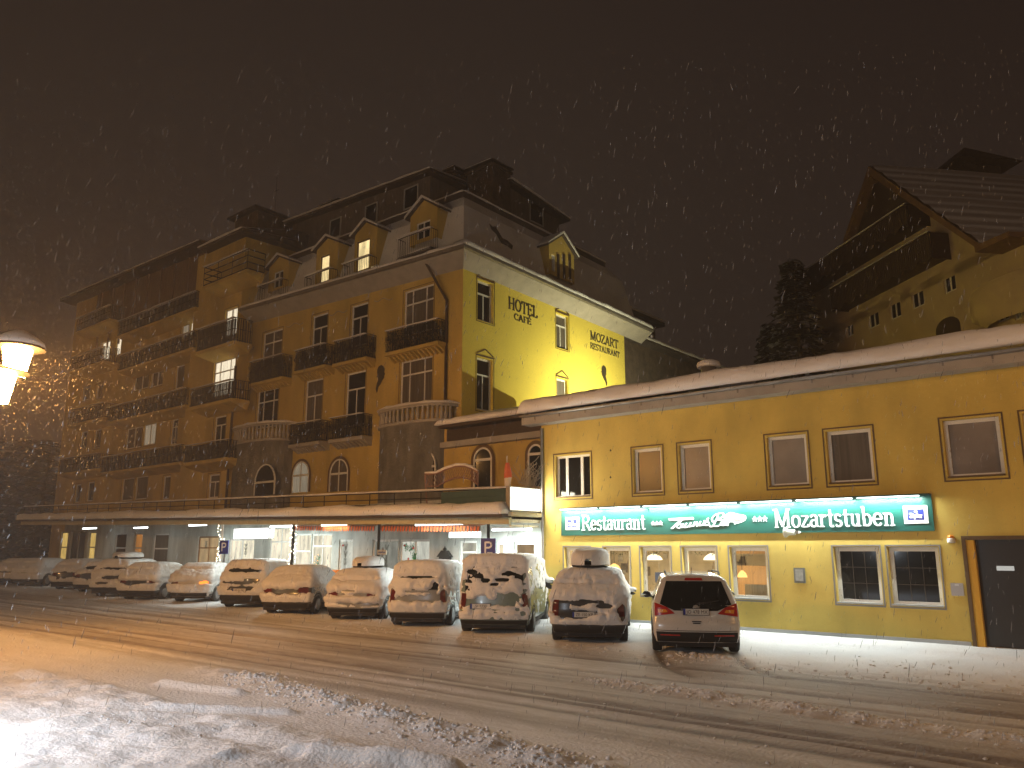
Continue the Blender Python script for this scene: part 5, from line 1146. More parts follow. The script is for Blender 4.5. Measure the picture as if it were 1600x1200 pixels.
point('lantern_light', (q1.x, q1.y, q1.z-.2), 1050, (1, .38, .08), .1); point('lantern_light', (q2.x, q2.y, q2.z-.2), 1050, (1, .38, .08), .1)
# posts of the street lamps standing out of the frame, and of the added fill lamp
for i, (p, e_, c) in enumerate(STREET_FILL):
    t = thing('street_and_fill_lamp', ['tall street lamp behind the camera on the right', 'tall sodium street lamp right of the doorway', 'tall street lamp across the street', 'tall sodium street lamp far down the street', 'low cool white street lamp just behind the camera', 'added fill lamp out of view that brightens the pale chalet'][i], 'street lamp', (p[0], p[1], 0))
    g = MB(); g.tube([(.0, -.5, 0), (.0, -.5, p[2]+.35), (0, 0, p[2]+.42)], .07, 8); g.build('post', ZINC, t)
    g = MB(); g.lathe((0, 0, p[2]+.22), [(.22, 0), (.22, .08), (.1, .16)], 12); g.build('lamp_head', IRON, t)
# ================================================================== GROUND
CARS = [ # px, py of the rear bumper's foot, key
 (1091, 1025, 'mpv'), (919, 1006, 'mpv_box'), (770, 993, 'van'), (649, 981, 'high'), (547, 971, 'hatch_box'), (441, 963, 'hatch'), (372, 953, 'suv'), (290, 945, 'hatch'), (208, 941, 'hatch'), (163, 936, 'suv_box'), (133, 930, 'dark'), (96, 925, 'hatch'), (34, 920, 'hatch'), (2, 918, 'hatch')]
CROT = math.radians(31); CF = Vector((-math.sin(CROT), math.cos(CROT), 0)); CL_ = Vector((math.cos(CROT), math.sin(CROT), 0))
def smooth(x, a, b): t = np.clip((x-a)/(b-a), 0, 1); return t*t*(3-2*t)
MP = onZ(1091, 1025)
def ground(x, y):
    x = np.asarray(x, float); y = np.asarray(y, float)
    z = .035*fbm(x*.35, y*.5, 0*x, 3, 1) + .012*fbm(x*3, y*4, 0*x, 3, 2)
    road = smooth(y, 7.9, 8.8)*(1-smooth(y, 15.3, 16.2))
    rut = fbm(x*.10, y*3.2+.25*np.sin(x*.25), 0*x, 3, 3)
    z = z*(1-.55*road) + road*.030*rut
    dirt = road*np.clip(.55+.55*rut, 0, 1)
    for yc, wd in ((9.35, .13), (10.55, .15), (13.1, .15), (14.2, .14), (9.9, .06), (12.55, .08)):
        yy = yc+.30*np.sin(x*.11+yc)+.015*(x+10); g = np.exp(-((y-yy)/wd)**2)*road; z = z-.035*g+.012*np.exp(-((y-yy)/(wd*2.4))**2)*road; dirt = dirt+.75*g*(.7+.3*vn(x*1.5, y*6, 0*x, 5))
    yA = 7.25+(x+5.7)*(-.134); yA = np.where(x < -12.7, 8.19+(x+12.7)*-.05, yA)
    eA = np.exp(-((y-yA)/.36)**2)*smooth(x, -17, -12.5); yB = 11.5+(x+2)*-.085; eB = np.exp(-((y-yB)/.26)**2)*smooth(x, -9.5, -6.5)
    l1 = fbm(x*4, y*4, 0*x, 4, 7)
    z = z+eA*(.05+.10*np.clip(l1+.3, 0, 2))+eB*(.04+.09*np.clip(l1+.3, 0, 2)); dirt = dirt*(1-.9*eA)*(1-.9*eB)
    near = 1-smooth(y, 5.9, 6.7); z = z+near*(.05+.11*np.clip(fbm(x*1.4, y*1.8, 0*x, 4, 9)+.1, -1, 2)+.035*np.clip(fbm(x*6, y*6, 0*x, 3, 8), 0, 2))
    for (xa, ya, xb, yb, h_) in [(-13.7, 7.05, -11.9, 7.35, .09), (-11.6, 5.9, -10.0, 6.95, .09), (-7.9, 5.6, -6.0, 6.2, .10)]:
        tt = np.clip(((x-xa)*(xb-xa)+(y-ya)*(yb-ya))/((xb-xa)**2+(yb-ya)**2), 0, 1); d = np.hypot(x-xa-tt*(xb-xa), y-ya-tt*(yb-ya)); z = z+h_*np.exp(-(d/.13)**2)
    # drifts between and under the parked cars, pavement
    park = smooth(y, 15.2, 16.4); z = z+park*(.03+.05*np.clip(fbm(x*.9, y*.9, 0*x, 3, 12), -1, 1))
    edge = np.exp(-((y-15.6)/.35)**2); z = z+edge*.04*np.clip(fbm(x*3, y*3, 0*x, 3, 13)+.2, 0, 2)
    pav = smooth(y, 19.25, 19.5); z = z*(1-.5*pav)+pav*.10
    # tracks of the white car
    for s_ in (-.78, .78):
        for k in (0,):
            ox, oy = MP.x+CL_.x*s_, MP.y+CL_.y*s_
            tt = -((x-ox)*CF.x+(y-oy)*CF.y); lat = (x-ox)*CL_.x+(y-oy)*CL_.y - .06*np.clip(tt, 0, 9)**2
            g = np.exp(-(lat/.12)**2)*smooth(tt, -3.5, -3)*(1-smooth(tt, 2.2, 3.4)); z = z-.05*g; dirt = dirt+.8*g
    far = smooth(np.abs(x+15), 60, 120); z = z*(1-far)
    z = z+np.clip(-18-x, 0, 60)*.0035*smooth(y, 12, 17)
    return z, np.clip(dirt, 0, 1)
xs = np.concatenate([np.linspace(-160, -62, 25)[:-1], np.arange(-62, -26, .22), np.arange(-26, -15, .09), np.arange(-15, 1.5, .055), np.linspace(1.6, 8, 40), np.linspace(9, 90, 18)])
ys = np.concatenate([np.linspace(-60, -2, 16), np.linspace(0, 2.8, 14), np.arange(3, 8.6, .05), np.arange(8.6, 16.6, .05), np.arange(16.6, 22.1, .10), np.linspace(22.3, 120, 26)])
X, Y = np.meshgrid(xs, ys, indexing='ij'); Z, Dt = ground(X, Y)
nx, ny = X.shape; V = np.stack([X, Y, Z], -1).reshape(-1, 3); I = np.arange(nx*ny).reshape(nx, ny)
F = np.stack([I[:-1, :-1], I[1:, :-1], I[1:, 1:], I[:-1, 1:]], -1).reshape(-1, 4)
def npmesh(name, V, F, mats_, parent=None, smooth_=True, attr=None):
    me = bpy.data.meshes.new(name); V = np.asarray(V, np.float32); F = np.asarray(F, np.int32); k = F.shape[1]
    me.vertices.add(len(V)); me.vertices.foreach_set('co', V.ravel()); me.loops.add(F.size); me.loops.foreach_set('vertex_index', F.ravel())
    me.polygons.add(len(F)); me.polygons.foreach_set('loop_start', np.arange(0, F.size, k, dtype=np.int32)); me.polygons.foreach_set('use_smooth', np.full(len(F), smooth_))
    me.materials.append(mats_); me.update(calc_edges=True)
    if attr is not None: a = me.attributes.new('dirt', 'FLOAT', 'POINT'); a.data.foreach_set('value', np.asarray(attr, np.float32).ravel())
    return link(name, me, parent)
GSN = mat('street_snow', (.80, .80, .82), .6, bump=.5, bscale=18); n = GSN.node_tree; b = n.nodes['Principled BSDF']
at_ = n.nodes.new('ShaderNodeAttribute'); at_.attribute_name = 'dirt'; nz = n.nodes.new('ShaderNodeTexNoise'); nz.inputs['Scale'].default_value = 5; nz.inputs['Detail'].default_value = 7; tcn = n.nodes.new('ShaderNodeTexCoord'); mp = n.nodes.new('ShaderNodeMapping'); mp.inputs['Scale'].default_value = (.5, 1.6, 1)
n.links.new(tcn.outputs['Object'], mp.inputs[0]); n.links.new(mp.outputs[0], nz.inputs['Vector'])
ma = n.nodes.new('ShaderNodeMath'); ma.operation = 'MULTIPLY_ADD'; ma.inputs[1].default_value = .55; n.links.new(nz.outputs['Fac'], ma.inputs[0]); mb_ = n.nodes.new('ShaderNodeMath'); mb_.operation = 'ADD'; mb_.inputs[1].default_value = -.27
n.links.new(at_.outputs['Fac'], mb_.inputs[0]); n.links.new(mb_.outputs[0], ma.inputs[2])
cr = n.nodes.new('ShaderNodeValToRGB'); n.links.new(ma.outputs[0], cr.inputs[0]); cr.color_ramp.elements[0].color = (.78, .78, .80, 1); cr.color_ramp.elements[1].color = (.25, .22, .20, 1); cr.color_ramp.elements[0].position = .08; cr.color_ramp.elements[1].position = 1.0
e = cr.color_ramp.elements.new(.45); e.color = (.54, .52, .50, 1)
n.links.new(cr.outputs[0], b.inputs['Base Color'])
g_ = npmesh('snowy_ground', V, F, GSN, attr=Dt); tag(g_, kind='structure')
V = [(-240, -120, -.25), (160, -120, -.25), (160, 200, -.25), (-240, 200, -.25)]
tag(npmesh('far_ground', V, [(0, 1, 2, 3)], SNOWR), kind='structure')
# snow lumps in the windrows
def ico(SUBD=1):
    import bmesh
    bm = bmesh.new(); bmesh.ops.create_icosphere(bm, subdivisions=SUBD, radius=1); v = np.array([x.co[:] for x in bm.verts]); f = np.array([[x.index for x in q.verts] for q in bm.faces]); bm.free(); return v, f
IV, IF = ico(2); R_ = np.random.default_rng(5); Vs, Fs = [], []; cnt = 0
def lumps(n, fx, smin, smax):
    global cnt
    for _ in range(n):
        x, y = fx(); s_ = smin+(smax-smin)*R_.random()**3.2; z = float(ground(np.array([x]), np.array([y]))[0][0])
        v = IV*(1+.16*R_.uniform(-1, 1, (len(IV), 1))+.25*np.sin(IV@R_.uniform(-2.5, 2.5, 3))[:, None])*s_*np.array([1, R_.uniform(.6, 1), R_.uniform(.5, .9)])
        a = R_.uniform(0, 6.28); v = v@np.array([[math.cos(a), -math.sin(a), 0], [math.sin(a), math.cos(a), 0], [0, 0, 1]]); Vs.append(v+np.array([x, y, z-s_*.08])); Fs.append(IF+cnt); cnt += len(IV)
def fA(): x = R_.uniform(-13.5, -3.2); yA = 7.25+(x+5.7)*(-.134); return x, yA+R_.normal(0, .26)
def fB(): x = R_.uniform(-8.6, .2); return x, 11.5+(x+2)*-.085+R_.normal(0, .17)
def fC(): return R_.uniform(-20, 0), R_.normal(15.45, .35)
def fD(): x = R_.uniform(-11.8, -9.2); return x, 5.25+(x+11)*.35+R_.normal(0, .35)
def fE(): x = R_.uniform(-6, 0); return x, R_.normal(17.2, .7)
def fG(): return MP.x+R_.uniform(-.5, 1.1), MP.y-.15+R_.normal(0, .16)
def fH(): return R_.uniform(-13, -1), R_.uniform(8.3, 15)
lumps(2400, fA, .007, .046); lumps(1900, fB, .006, .040); lumps(900, fC, .008, .045); lumps(200, fD, .006, .03); lumps(260, fE, .008, .04); lumps(90, fG, .02, .09); lumps(500, fH, .006, .03)
LSN = mat('lump_snow', (.80, .79, .80), .6, noise=.08, scale=3, bump=.5, bscale=50)
lm = npmesh('snow_lumps', np.concatenate(Vs), np.concatenate(Fs), LSN, smooth_=True); tag(lm, 'crumbled snow lumps thrown up along the wheel tracks', 'snow', kind='stuff')
# ================================================================== CARS
def paint(name, col, rough=.25): return mat(name, col, rough, 0.0, coat=.6, noise=.04, scale=3)
LAMPON = emit('tail_lamp_lit', (1, .22, .03), 2.5)
TAILD = mat('tail_lamp_dark', (.13, .012, .01), .15, coat=.5, noise=.5, scale=9)
P_WHITE = paint('paint_white', (.60, .57, .53)); P_SILV = paint('paint_silver', (.25, .26, .26)); P_DARK = paint('paint_dark', (.05, .05, .055)); P_GREEN = paint('paint_greygreen', (.17, .22, .20)); P_BLUE = paint('paint_blue', (.05, .07, .11))
CSNOW = mat('car_snow', (.74, .73, .73), .6, bump=.4, bscale=14, noise=.05)
SP = {  # L W H belt bumper_z slant(z=belt..roof) tumble nose
 'mpv': dict(L=4.75, W=1.88, H=1.66, belt=1.02, bz=.52, sl=.55, tum=.24, hood=3.75, hz=.98, wl=.07),
 'mpv_box': dict(L=4.6, W=1.86, H=1.62, belt=1.02, bz=.50, sl=.50, tum=.26, hood=3.6, hz=1.0, wl=.08),
 'van': dict(L=4.9, W=1.96, H=1.93, belt=1.10, bz=.46, sl=.10, tum=.11, hood=4.35, hz=1.10, wl=.07),
 'high': dict(L=4.2, W=1.80, H=1.74, belt=1.05, bz=.50, sl=.22, tum=.17, hood=3.4, hz=1.02, wl=.07),
 'hatch_box': dict(L=4.4, W=1.80, H=1.45, belt=.95, bz=.48, sl=.62, tum=.26, hood=3.2, hz=.92, wl=.07),
 'hatch': dict(L=4.3, W=1.79, H=1.44, belt=.94, bz=.48, sl=.60, tum=.26, hood=3.1, hz=.92, wl=.07),
 'suv': dict(L=4.5, W=1.84, H=1.66, belt=1.08, bz=.55, sl=.40, tum=.22, hood=3.4, hz=1.05, wl=.07),
 'suv_box': dict(L=4.5, W=1.82, H=1.55, belt=1.02, bz=.5, sl=.38, tum=.22, hood=3.4, hz=1.0, wl=.07),
 'dark': dict(L=4.4, W=1.76, H=1.42, belt=.92, bz=.46, sl=.8, tum=.26, hood=3.2, hz=.9, wl=.07)}
def profile(c):
    H, zb = c['H'], .26
    W = c['W']/2
    def hw(z, top):   # half width at height z under a roof of height top
        zb_, be = .26, min(c['belt'], top-.10)
        w0 = np.interp(z, [zb_, .42, .62, be-.05], [W*.93, W*.985, W, W*.985])
        tt = np.clip((z-be)/(np.maximum(H, be+.3)-be), 0, 1); w1 = W*.985-c['tum']*tt
        w_ = np.where(z > be, w1, w0); q = np.clip((z-(top-.10))/.10, 0, 1)
        return w_*(1-.16*q**2.5)
    def top(y):
        return np.interp(y, [0, .25, c['hood']-1.15, c['hood']-.75, c['hood'], c['hood']+.35, c['L']-.45, c['L']-.08, c['L']],
                         [H-.05, H-.01, H, H-.06, c['hz']+.06, c['hz'], c['hz']-.10, c['hz']-.24, c['hz']-.32]) if not c.get('van') else \
               np.interp(y, [0, .2, 3.6, 3.9, 4.35, c['L']-.1, c['L']], [H-.02, H, H-.01, H-.10, c['hz']+.08, c['hz']-.1, c['hz']-.3])
    def rear(x, z):   # y of the rear surface
        s_ = np.interp(z, [.24, .34, c['bz']-.01, c['bz']+.16, c['bz']+.22, c['belt'], H], [.10, .02, 0, .01, .06, .10, .10+c['sl']])
        return s_+.16*np.abs(x/W)**3.2
    return hw, top, rear
def surf(c, nY=96, nS=64):
    """closed body shell: rear cap grid + rings; returns V, F and normals-ready arrays"""
    hw, top, rear = profile(c); L = c['L']
    t = np.concatenate([np.linspace(0, .06, 6), np.linspace(.085, 1, nY-6)])
    ring = []
    phi = np.linspace(0, 1, nS)   # left bottom -> roof -> right bottom
    for ti in t:
        y0 = ti*L; tp = float(top(min(max(y0, 0), L)))
        zz = []; xx = []
        ns = nS//3
        zl = np.linspace(.26, tp, ns+1); wl = hw(zl, tp)
        xl = np.concatenate([-wl, np.linspace(-wl[-1], wl[-1], nS-2*(ns+1)+2)[1:-1], wl[::-1]]); zr = np.concatenate([zl, np.full(nS-2*(ns+1), tp), zl[::-1]])
        mid = slice(ns+1, nS-ns-1); zr[mid] = tp+.035*(1-(xl[mid]/wl[-1])**2)
        nosek = 1-.22*np.clip((ti-.86)/.14, 0, 1)**2.2; endk = 1-.045*np.exp(-ti*L/.06)
        x = xl*nosek*endk; z = zr-.0
        yr = rear(x, z); y = y0+yr*np.clip(1-y0/(1.6), 0, 1)**1.2
        yf = np.interp(z, [.26, .45, .7], [-.08, .0, -.05])*np.clip((ti-.9)/.1, 0, 1); y = y+yf
        ring.append(np.stack([x, y, z], -1))
    R = np.array(ring); n1, n2 = R.shape[:2]; V = R.reshape(-1, 3); I = np.arange(n1*n2).reshape(n1, n2)
    F = np.stack([I[:-1, :-1], I[:-1, 1:], I[1:, 1:], I[1:, :-1]], -1).reshape(-1, 4)
    caps = []
    for row, sgn, yb in ((0, 1, None), (n1-1, -1, L)):
        ns = n2//3; nj = ns+1; k = len(V); left = R[row, :nj]; right = R[row, n2-nj:][::-1]; ni = n2-2*nj+2; G_ = []
        for j in range(nj):
            for i in range(ni):
                s_ = i/(ni-1); x = left[j, 0]*(1-s_)+right[j, 0]*s_; z = left[j, 2] if j < nj-1 else (left[j, 2] if i in (0, ni-1) else left[j, 2]+.035*(1-(x/abs(left[j, 0]))**2))
                y = float(rear(x, z)) if row == 0 else left[j, 1]+.12*(1-(x/abs(left[j, 0]+1e-6))**2)
                G_.append((x, y, z))
        V = np.concatenate([V, np.array(G_)]); J = k+np.arange(nj*ni).reshape(nj, ni)
        q = np.stack([J[:-1, :-1], J[:-1, 1:], J[1:, 1:], J[1:, :-1]], -1).reshape(-1, 4)
        F = np.concatenate([F, q if sgn > 0 else q[:, ::-1]])
        if row == 0: cap_rng = (k, len(V))
    # weld duplicates
    key = np.round(V/.0015).astype(np.int64); _, idx, inv = np.unique(key, axis=0, return_index=True, return_inverse=True)
    # outward winding for rings and both caps
    def orient(Fq, ref):
        a, b_, c2, d = (V[Fq[:, i]] for i in range(4)); nn = np.cross(c2-a, d-b_).sum(0) if ref is not None else None
        return Fq
    nr = (n1-1)*(n2-1); cen0 = np.array([0, L/2, .7]); parts = []
    nc = (len(F)-nr)//2
    for Fq, rad in ((F[:nr], True), (F[nr:nr+nc], False), (F[nr+nc:], False)):
        a, b_, c2, d = (V[Fq[:, i]] for i in range(4)); nn = np.cross(c2-a, d-b_); out = V[Fq].mean(1)-cen0
        if rad: out[:, 1] = 0
        else: out[:, 0] = 0; out[:, 2] = 0
        parts.append(Fq if (nn*out).sum() > 0 else Fq[:, ::-1])
    F = np.concatenate(parts)
    V2 = V[idx]; F2 = inv.ravel()[F]; ok = [len(set(f)) == 4 for f in F2.tolist()]; F2 = F2[np.array(ok)]
    return V2, F2
def vnormals(V, F):
    a, b, c_, d = (V[F[:, i]] for i in range(4)); n_ = np.cross(c_-a, d-b); N = np.zeros_like(V)
    for i in range(4): np.add.at(N, F[:, i], n_)
    return N/np.maximum(np.linalg.norm(N, axis=1, keepdims=True), 1e-9)
def refine(V, F):
    """one split of each quad"""
    E_ = {}; V = list(map(tuple, V)); nV = len(V); F = F.tolist(); out = []
    VA = np.array(V)
    edges = np.sort(np.concatenate([np.array(F)[:, [i, (i+1) % 4]] for i in range(4)]), axis=1); ue, inv = np.unique(edges, axis=0, return_inverse=True); inv = inv.ravel(); mid = VA[ue].mean(1)
    FA_ = np.array(F); nf = len(FA_); cen = VA[FA_].mean(1); V2 = np.concatenate([VA, mid, cen]); e = [nV+inv[i*nf:(i+1)*nf] for i in range(4)]; cc = nV+len(ue)+np.arange(nf)
    F2 = np.concatenate([np.stack([FA_[:, i], e[i], cc, e[(i-1) % 4]], -1) for i in range(4)]); return V2, F2
def patch(mb, pts, fn, nu=8, nv=6):
    """bilinear patch over 4 corners (a,b) mapped by fn to 3D"""
    k = len(mb.v)
    for i in range(nu+1):
        for j in range(nv+1):
            s_, t_ = i/nu, j/nv; a = [(1-s_)*(1-t_)*pts[0][q]+s_*(1-t_)*pts[1][q]+s_*t_*pts[2][q]+(1-s_)*t_*pts[3][q] for q in (0, 1)]
            mb.v.append(tuple(fn(*a)))
    for i in range(nu):
        for j in range(nv): mb.f.append([k+i*(nv+1)+j, k+(i+1)*(nv+1)+j, k+(i+1)*(nv+1)+j+1, k+i*(nv+1)+j+1]); mb.m.append(mb.cur); mb.smf.append(True)
def plate_text(txt, w_, par, y, z, x0=0):
    c = bpy.data.curves.new('plate_text', 'FONT'); c.resolution_u = 3; c.body = txt; c.align_x = 'CENTER'; c.size = .105; c.extrude = .001; c.materials.append(LETD)
    oc = bpy.data.objects.new('plate_text', c); COL.objects.link(oc); bpy.context.view_layer.update(); me = bpy.data.meshes.new_from_object(oc.evaluated_get(bpy.context.evaluated_depsgraph_get())); bpy.data.objects.remove(oc)
    o = link('characters', me); o.parent = par; o.location = (x0, y, z-.037); o.rotation_euler = (math.pi/2, 0, 0); o.scale = (w_, 1, 1); return o
def make_car(key, lab, pos, pnt, holes=(), snow=1.0, seed=0, plate=None, px=None, side_snow=.35, rot=0.0, crack=.5, roofbox=None, hidden_lights=False, cover=1.0, lit=False):
    c = dict(SP[key]); c['van'] = key == 'van'; q_ = random.Random(seed)
    if key in ('hatch', 'suv'): c['H'] += q_.uniform(-.04, .05); c['sl'] += q_.uniform(-.12, .14); c['hood'] += q_.uniform(-.15, .2); c['tum'] += q_.uniform(-.03, .03)
    hw, top, rear = profile(c); L, W, H, be = c['L'], c['W']/2, c['H'], c['belt']
    t = thing('parked_car' if key != 'van' else 'parked_van', lab, 'car' if key != 'van' else 'van', pos, CROT+rot, 'cars parked at an angle in front of the buildings')
    V, F = surf(c); body = npmesh('body', V, F, pnt, t)
    side = lambda s_, off=.006: (lambda y, z: (s_*(float(hw(np.array(z), float(top(y))))+off), y, z))
    rr_ = lambda off=.008: (lambda x, z: (x, float(rear(x, z))-off, z))
    # lower cladding, bumper, underside
    m = MB(); bz = c['bz']; patch(m, [(-W*.9, .27), (W*.9, .27), (W*.92, bz-.04 if key == 'mpv' else bz-.08), (-W*.92, bz-.04 if key == 'mpv' else bz-.08)], rr_(.012), 16, 5)
    for s_ in (-1, 1): patch(m, [(.25, .27), (L-.35, .27), (L-.35, .36), (.25, .36)], side(s_, .008), 20, 2)
    m.box((-W*.86, .12, .17), (W*.86, L-.3, .262)); m.build('bumper', PLASTB, t)
    if key == 'mpv':
        m = MB()
        for s_ in (-1, 1): patch(m, [(s_*.36, .40), (s_*.78, .40), (s_*.78, .425), (s_*.36, .425)][::s_], rr_(.018), 4, 1)
        m.build('bumper_reflector', TAIL, t)
    # windows
    m = MB(); zt_ = H-.13; a, b = W*.985-.16, W*.985-c['tum']*.93-.10
    patch(m, [(-a, be+.03), (a, be+.03), (b, zt_), (-b, zt_)], rr_(.006), 14, 10)
    if key == 'mpv': patch(m, [(-a*.60, be-.10), (a*.60, be-.10), (a, be+.032), (-a, be+.032)], rr_(.0065), 12, 3)
    m.build('rear_window', CARGLASS, t)
    for s_ in (-1, 1):
        m = MB(); y1 = c['hood']-.55; y0 = .55+c['sl']*.6
        if key == 'van': patch(m, [(3.0, be+.08), (4.0, be+.08), (3.75, H-.30), (3.0, H-.30)][::s_], side(s_), 8, 6); patch(m, [(1.3, be+.08), (2.7, be+.08), (2.7, H-.30), (1.3, H-.30)][::s_], side(s_), 8, 6) if False else None
        else:
            patch(m, [(y0-.15, be+.05), (y1*.55, be+.04), (y1*.55, H-.16), (y0+.2, H-.17)][::s_], side(s_), 10, 6)
            patch(m, [(y1*.55+.08, be+.04), (y1+.15, be+.02), (y1-.35, H-.16), (y1*.55+.08, H-.16)][::s_], side(s_), 10, 6)
        m.build('side_window', CARGLASS, t)
    # tail lamps
    for s_ in (-1, 1):
        m = MB()
        if key == 'mpv':
            q = [(s_*.46, .88), (s_*.86, .80), (s_*.905, 1.06), (s_*.70, 1.02)]
            q = [(s_*.45, .86), (s_*.885, .80), (s_*.88, 1.08), (s_*.62, .99)]
        elif key in ('van', 'high', 'mpv_box'): q = [(s_*(W-.20), .66), (s_*(W-.04), .66), (s_*(W-.09), 1.08), (s_*(W-.22), 1.05)]
        else: q = [(s_*(W-.42), .76), (s_*(W-.06), .74), (s_*(W-.09), .93), (s_*(W-.40), .90)]
        patch(m, q if s_ > 0 else q[::-1], rr_(.016), 8, 6)
        tl = m.build('tail_lamp', TAIL if key == 'mpv' else (LAMPON if lit and s_ > 0 else TAILD), t)
        if key == 'mpv':
            m = MB(); q = [(s_*.60, .885), (s_*.80, .865), (s_*.82, .945), (s_*.64, .94)]; patch(m, q if s_ > 0 else q[::-1], rr_(.022), 4, 3); m.build('indicator_lens', AMBER, tl)
            m = MB(); m.lathe((s_*.70, float(rear(.70/.955, .90))-.028, .905), [(.032, 0), (.032, .01)], 10, axis='y'); m.build('bulb_spot', mat('bulb_pale', (.9, .7, .4), .2), tl)
    # wheels
    r = .33 if key not in ('van', 'suv') else .345
    for s_ in (-1, 1):
        for yw in (.86, L-.92):
            m = MB(); x0 = s_*(W-.10); m.lathe((x0-.11*1, yw, r), [(r-.14, .0), (r-.03, .0), (r, .03), (r, .18), (r-.03, .21), (r-.14, .21)], 24, axis='x')
            wh = m.build('wheel', RUB, t)
            m = MB(); m.lathe((x0+(.10 if s_ > 0 else -.115), yw, r), [(r-.135, 0), (r-.13, .012), (r-.2, .015)], 20, axis='x')
            for k in range(7):
                a = k*6.283/7; m.box((x0+s_*.085, yw-.02, r-.02), (x0+s_*.09, yw+.02, r+.02)) if k == 0 else None
            m.build('rim', RIM, wh)
        for yw in (.86, L-.92):
            m = MB(); N_ = 14; q = [(yw+(r+.07)*math.cos(math.pi*k/N_), max(.27, r-.02+(r+.07)*math.sin(math.pi*k/N_))) for k in range(N_+1)]
            f = side(s_, .007); 
            cy = (yw, .28); 
            for k in range(N_): m.add([f(*cy), f(*q[k]), f(*q[k+1])], [(0, 1, 2)])
            m.build('wheel_arch', PLASTB, t)
        # mirrors
        ym = c['hood']-.62; zm_ = be+.02; x0 = s_*(W-.02)
        big = 1.25 if key == 'van' else 1.0
        m = MB(); P = []
        for i in range(7):
            th = math.pi*i/6
            for j in range(10): ph = 2*math.pi*j/10; P.append((x0+s_*(.13+.115*big*math.sin(th)*math.cos(ph)), ym+.05*math.cos(th)*1.0, zm_+.06+.085*big*math.sin(th)*math.sin(ph)*(1.5 if key == 'van' else 1)))
        m.grid(P, 7, 10); m.tube([(x0-s_*.06, ym, zm_-.0), (x0+s_*.09, ym, zm_+.03)], .025, 6); mi = m.build('mirror', PLASTB if key != 'mpv' else P_DARK, t)
        if snow > .3:
            m = MB(); P = []
            for i in range(7):
                th = math.pi*i/6
                for j in range(10): ph = 2*math.pi*j/10; P.append((x0+s_*(.13+.125*big*math.sin(th)*math.cos(ph)), ym-.01+.07*math.cos(th), zm_+(.12 if key != 'van' else .17)+.075*big*math.sin(th)*math.sin(ph)))
            m.grid(P, 7, 10); m.build('snow_cap', CSNOW, mi)
    # plate
    pz = {'mpv': .90, 'van': .74, 'mpv_box': .70, 'high': .74}.get(key, .68); pxx = {'mpv_box': -.10, 'van': -.35}.get(key, 0)
    if plate:
        y = float(rear(pxx, pz))-.035
        if snow > .3: y -= .015
        m = MB(); m.box((pxx-.27, y, pz-.062), (pxx+.27, y+.03, pz+.062)); pl = m.build('number_plate', PLATE, t)
        m = MB(); m.box((pxx-.268, y-.003, pz-.06), (pxx-.225, y-.0005, pz+.06)); m.build('plate_band', BLUE, pl)
        m = MB()
        for q in (((-.28, -.01, -.072), (.28, .02, -.0625)), ((-.28, -.01, .0625), (.28, .02, .072)), ((-.28, -.01, -.0625), (-.2705, .02, .0625)), ((.2705, -.01, -.0625), (.28, .02, .0625))): m.box((pxx+q[0][0], y+q[0][1]+.004, pz+q[0][2]), (pxx+q[1][0], y+q[1][1], pz+q[1][2]))
        m.build('plate_frame', PLASTB, pl)
        plate_text(plate, .92, pl, y-.003, pz, pxx+.02)
    if key == 'mpv':
        m = MB(); patch(m, [(-.20, H-.115), (.20, H-.115), (.18, H-.06), (-.18, H-.06)], rr_(.016), 6, 2); m.build('third_brake_light', TAIL, t)
        m = MB(); y = float(rear(0, be-.02))-.02; m.lathe((0, y, be-.045), [(.07, 0), (.07, .008), (.06, .014)], 16, axis='y'); o = m.build('badge', CHROME, t); o.scale = (1, 1, 1)
        y = float(rear(0, .70))-.012; m = MB(); m.box((-.10, y-.01, .695), (.10, y+.01, .712)); m.box((-.08, y-.02, .655), (.08, y+.01, .675)); m.build('tailgate_handle', PLASTB, t)
        m = MB(); y = float(rear(0, .73)); patch(m, [(-.80, .728), (.80, .728), (.80, .736), (-.80, .736)], rr_(.004), 16, 1)
        patch(m, [(-.86, .50), (.86, .50), (.86, .512), (-.86, .512)], rr_(.005), 16, 1); m.build('panel_gap', PLASTB, t)
        for s_ in (-1, 1): m = MB(); m.tube([(s_*.60, .9, H+.01), (s_*.60, 1.0, H+.06), (s_*.58, 2.6, H+.06), (s_*.58, 2.7, H)], .016, 6); m.build('roof_rail', PLASTB, t)
        m = MB(); m.tube([(0, 1.3, H+.03), (0, 1.15, H+.15)], .008, 5); m.build('antenna', PLASTB, t)
        m = MB(); patch(m, [(.02, be+.02), (.5, be+.10), (.5, be+.125), (.02, be+.06)], rr_(.02), 4, 1); m.build('wiper', PLASTB, t)
        # headrests seen through the glass are dark shapes inside: seats
    # ---- snow shell
    if snow > .02:
        V2, F2 = refine(V, F); N = vnormals(V2, F2); x, y, z = V2.T; sd_ = seed*13.7
        # make normals point outwards
        if (N[:, 2][z > H-.02] < 0).mean() > .5: N = -N
        up_ = np.clip(N[:, 2], 0, 1); rearf = np.clip(-N[:, 1], 0, 1); sidef = np.abs(N[:, 0]); nz_ = fbm(x*3.2+sd_, y*3.2, z*3.8, 4, seed); n2 = fbm(x*9+sd_, y*9, z*9, 3, seed+3); n0 = fbm(x*1.3+sd_, y*1.3, z*1.3, 2, seed+6)
        topm = smooth(z, be, be+.1)
        th = (.12*up_**.7+.0)*snow + rearf*(.024*cover+.036*nz_+.036*n2) + sidef*(side_snow*.10-.05+.045*nz_+.022*n2) + .010*n2
        th += .018*np.clip(4*(rearf*sidef+rearf*up_+.6*up_*sidef), 0, 1.2)*cover
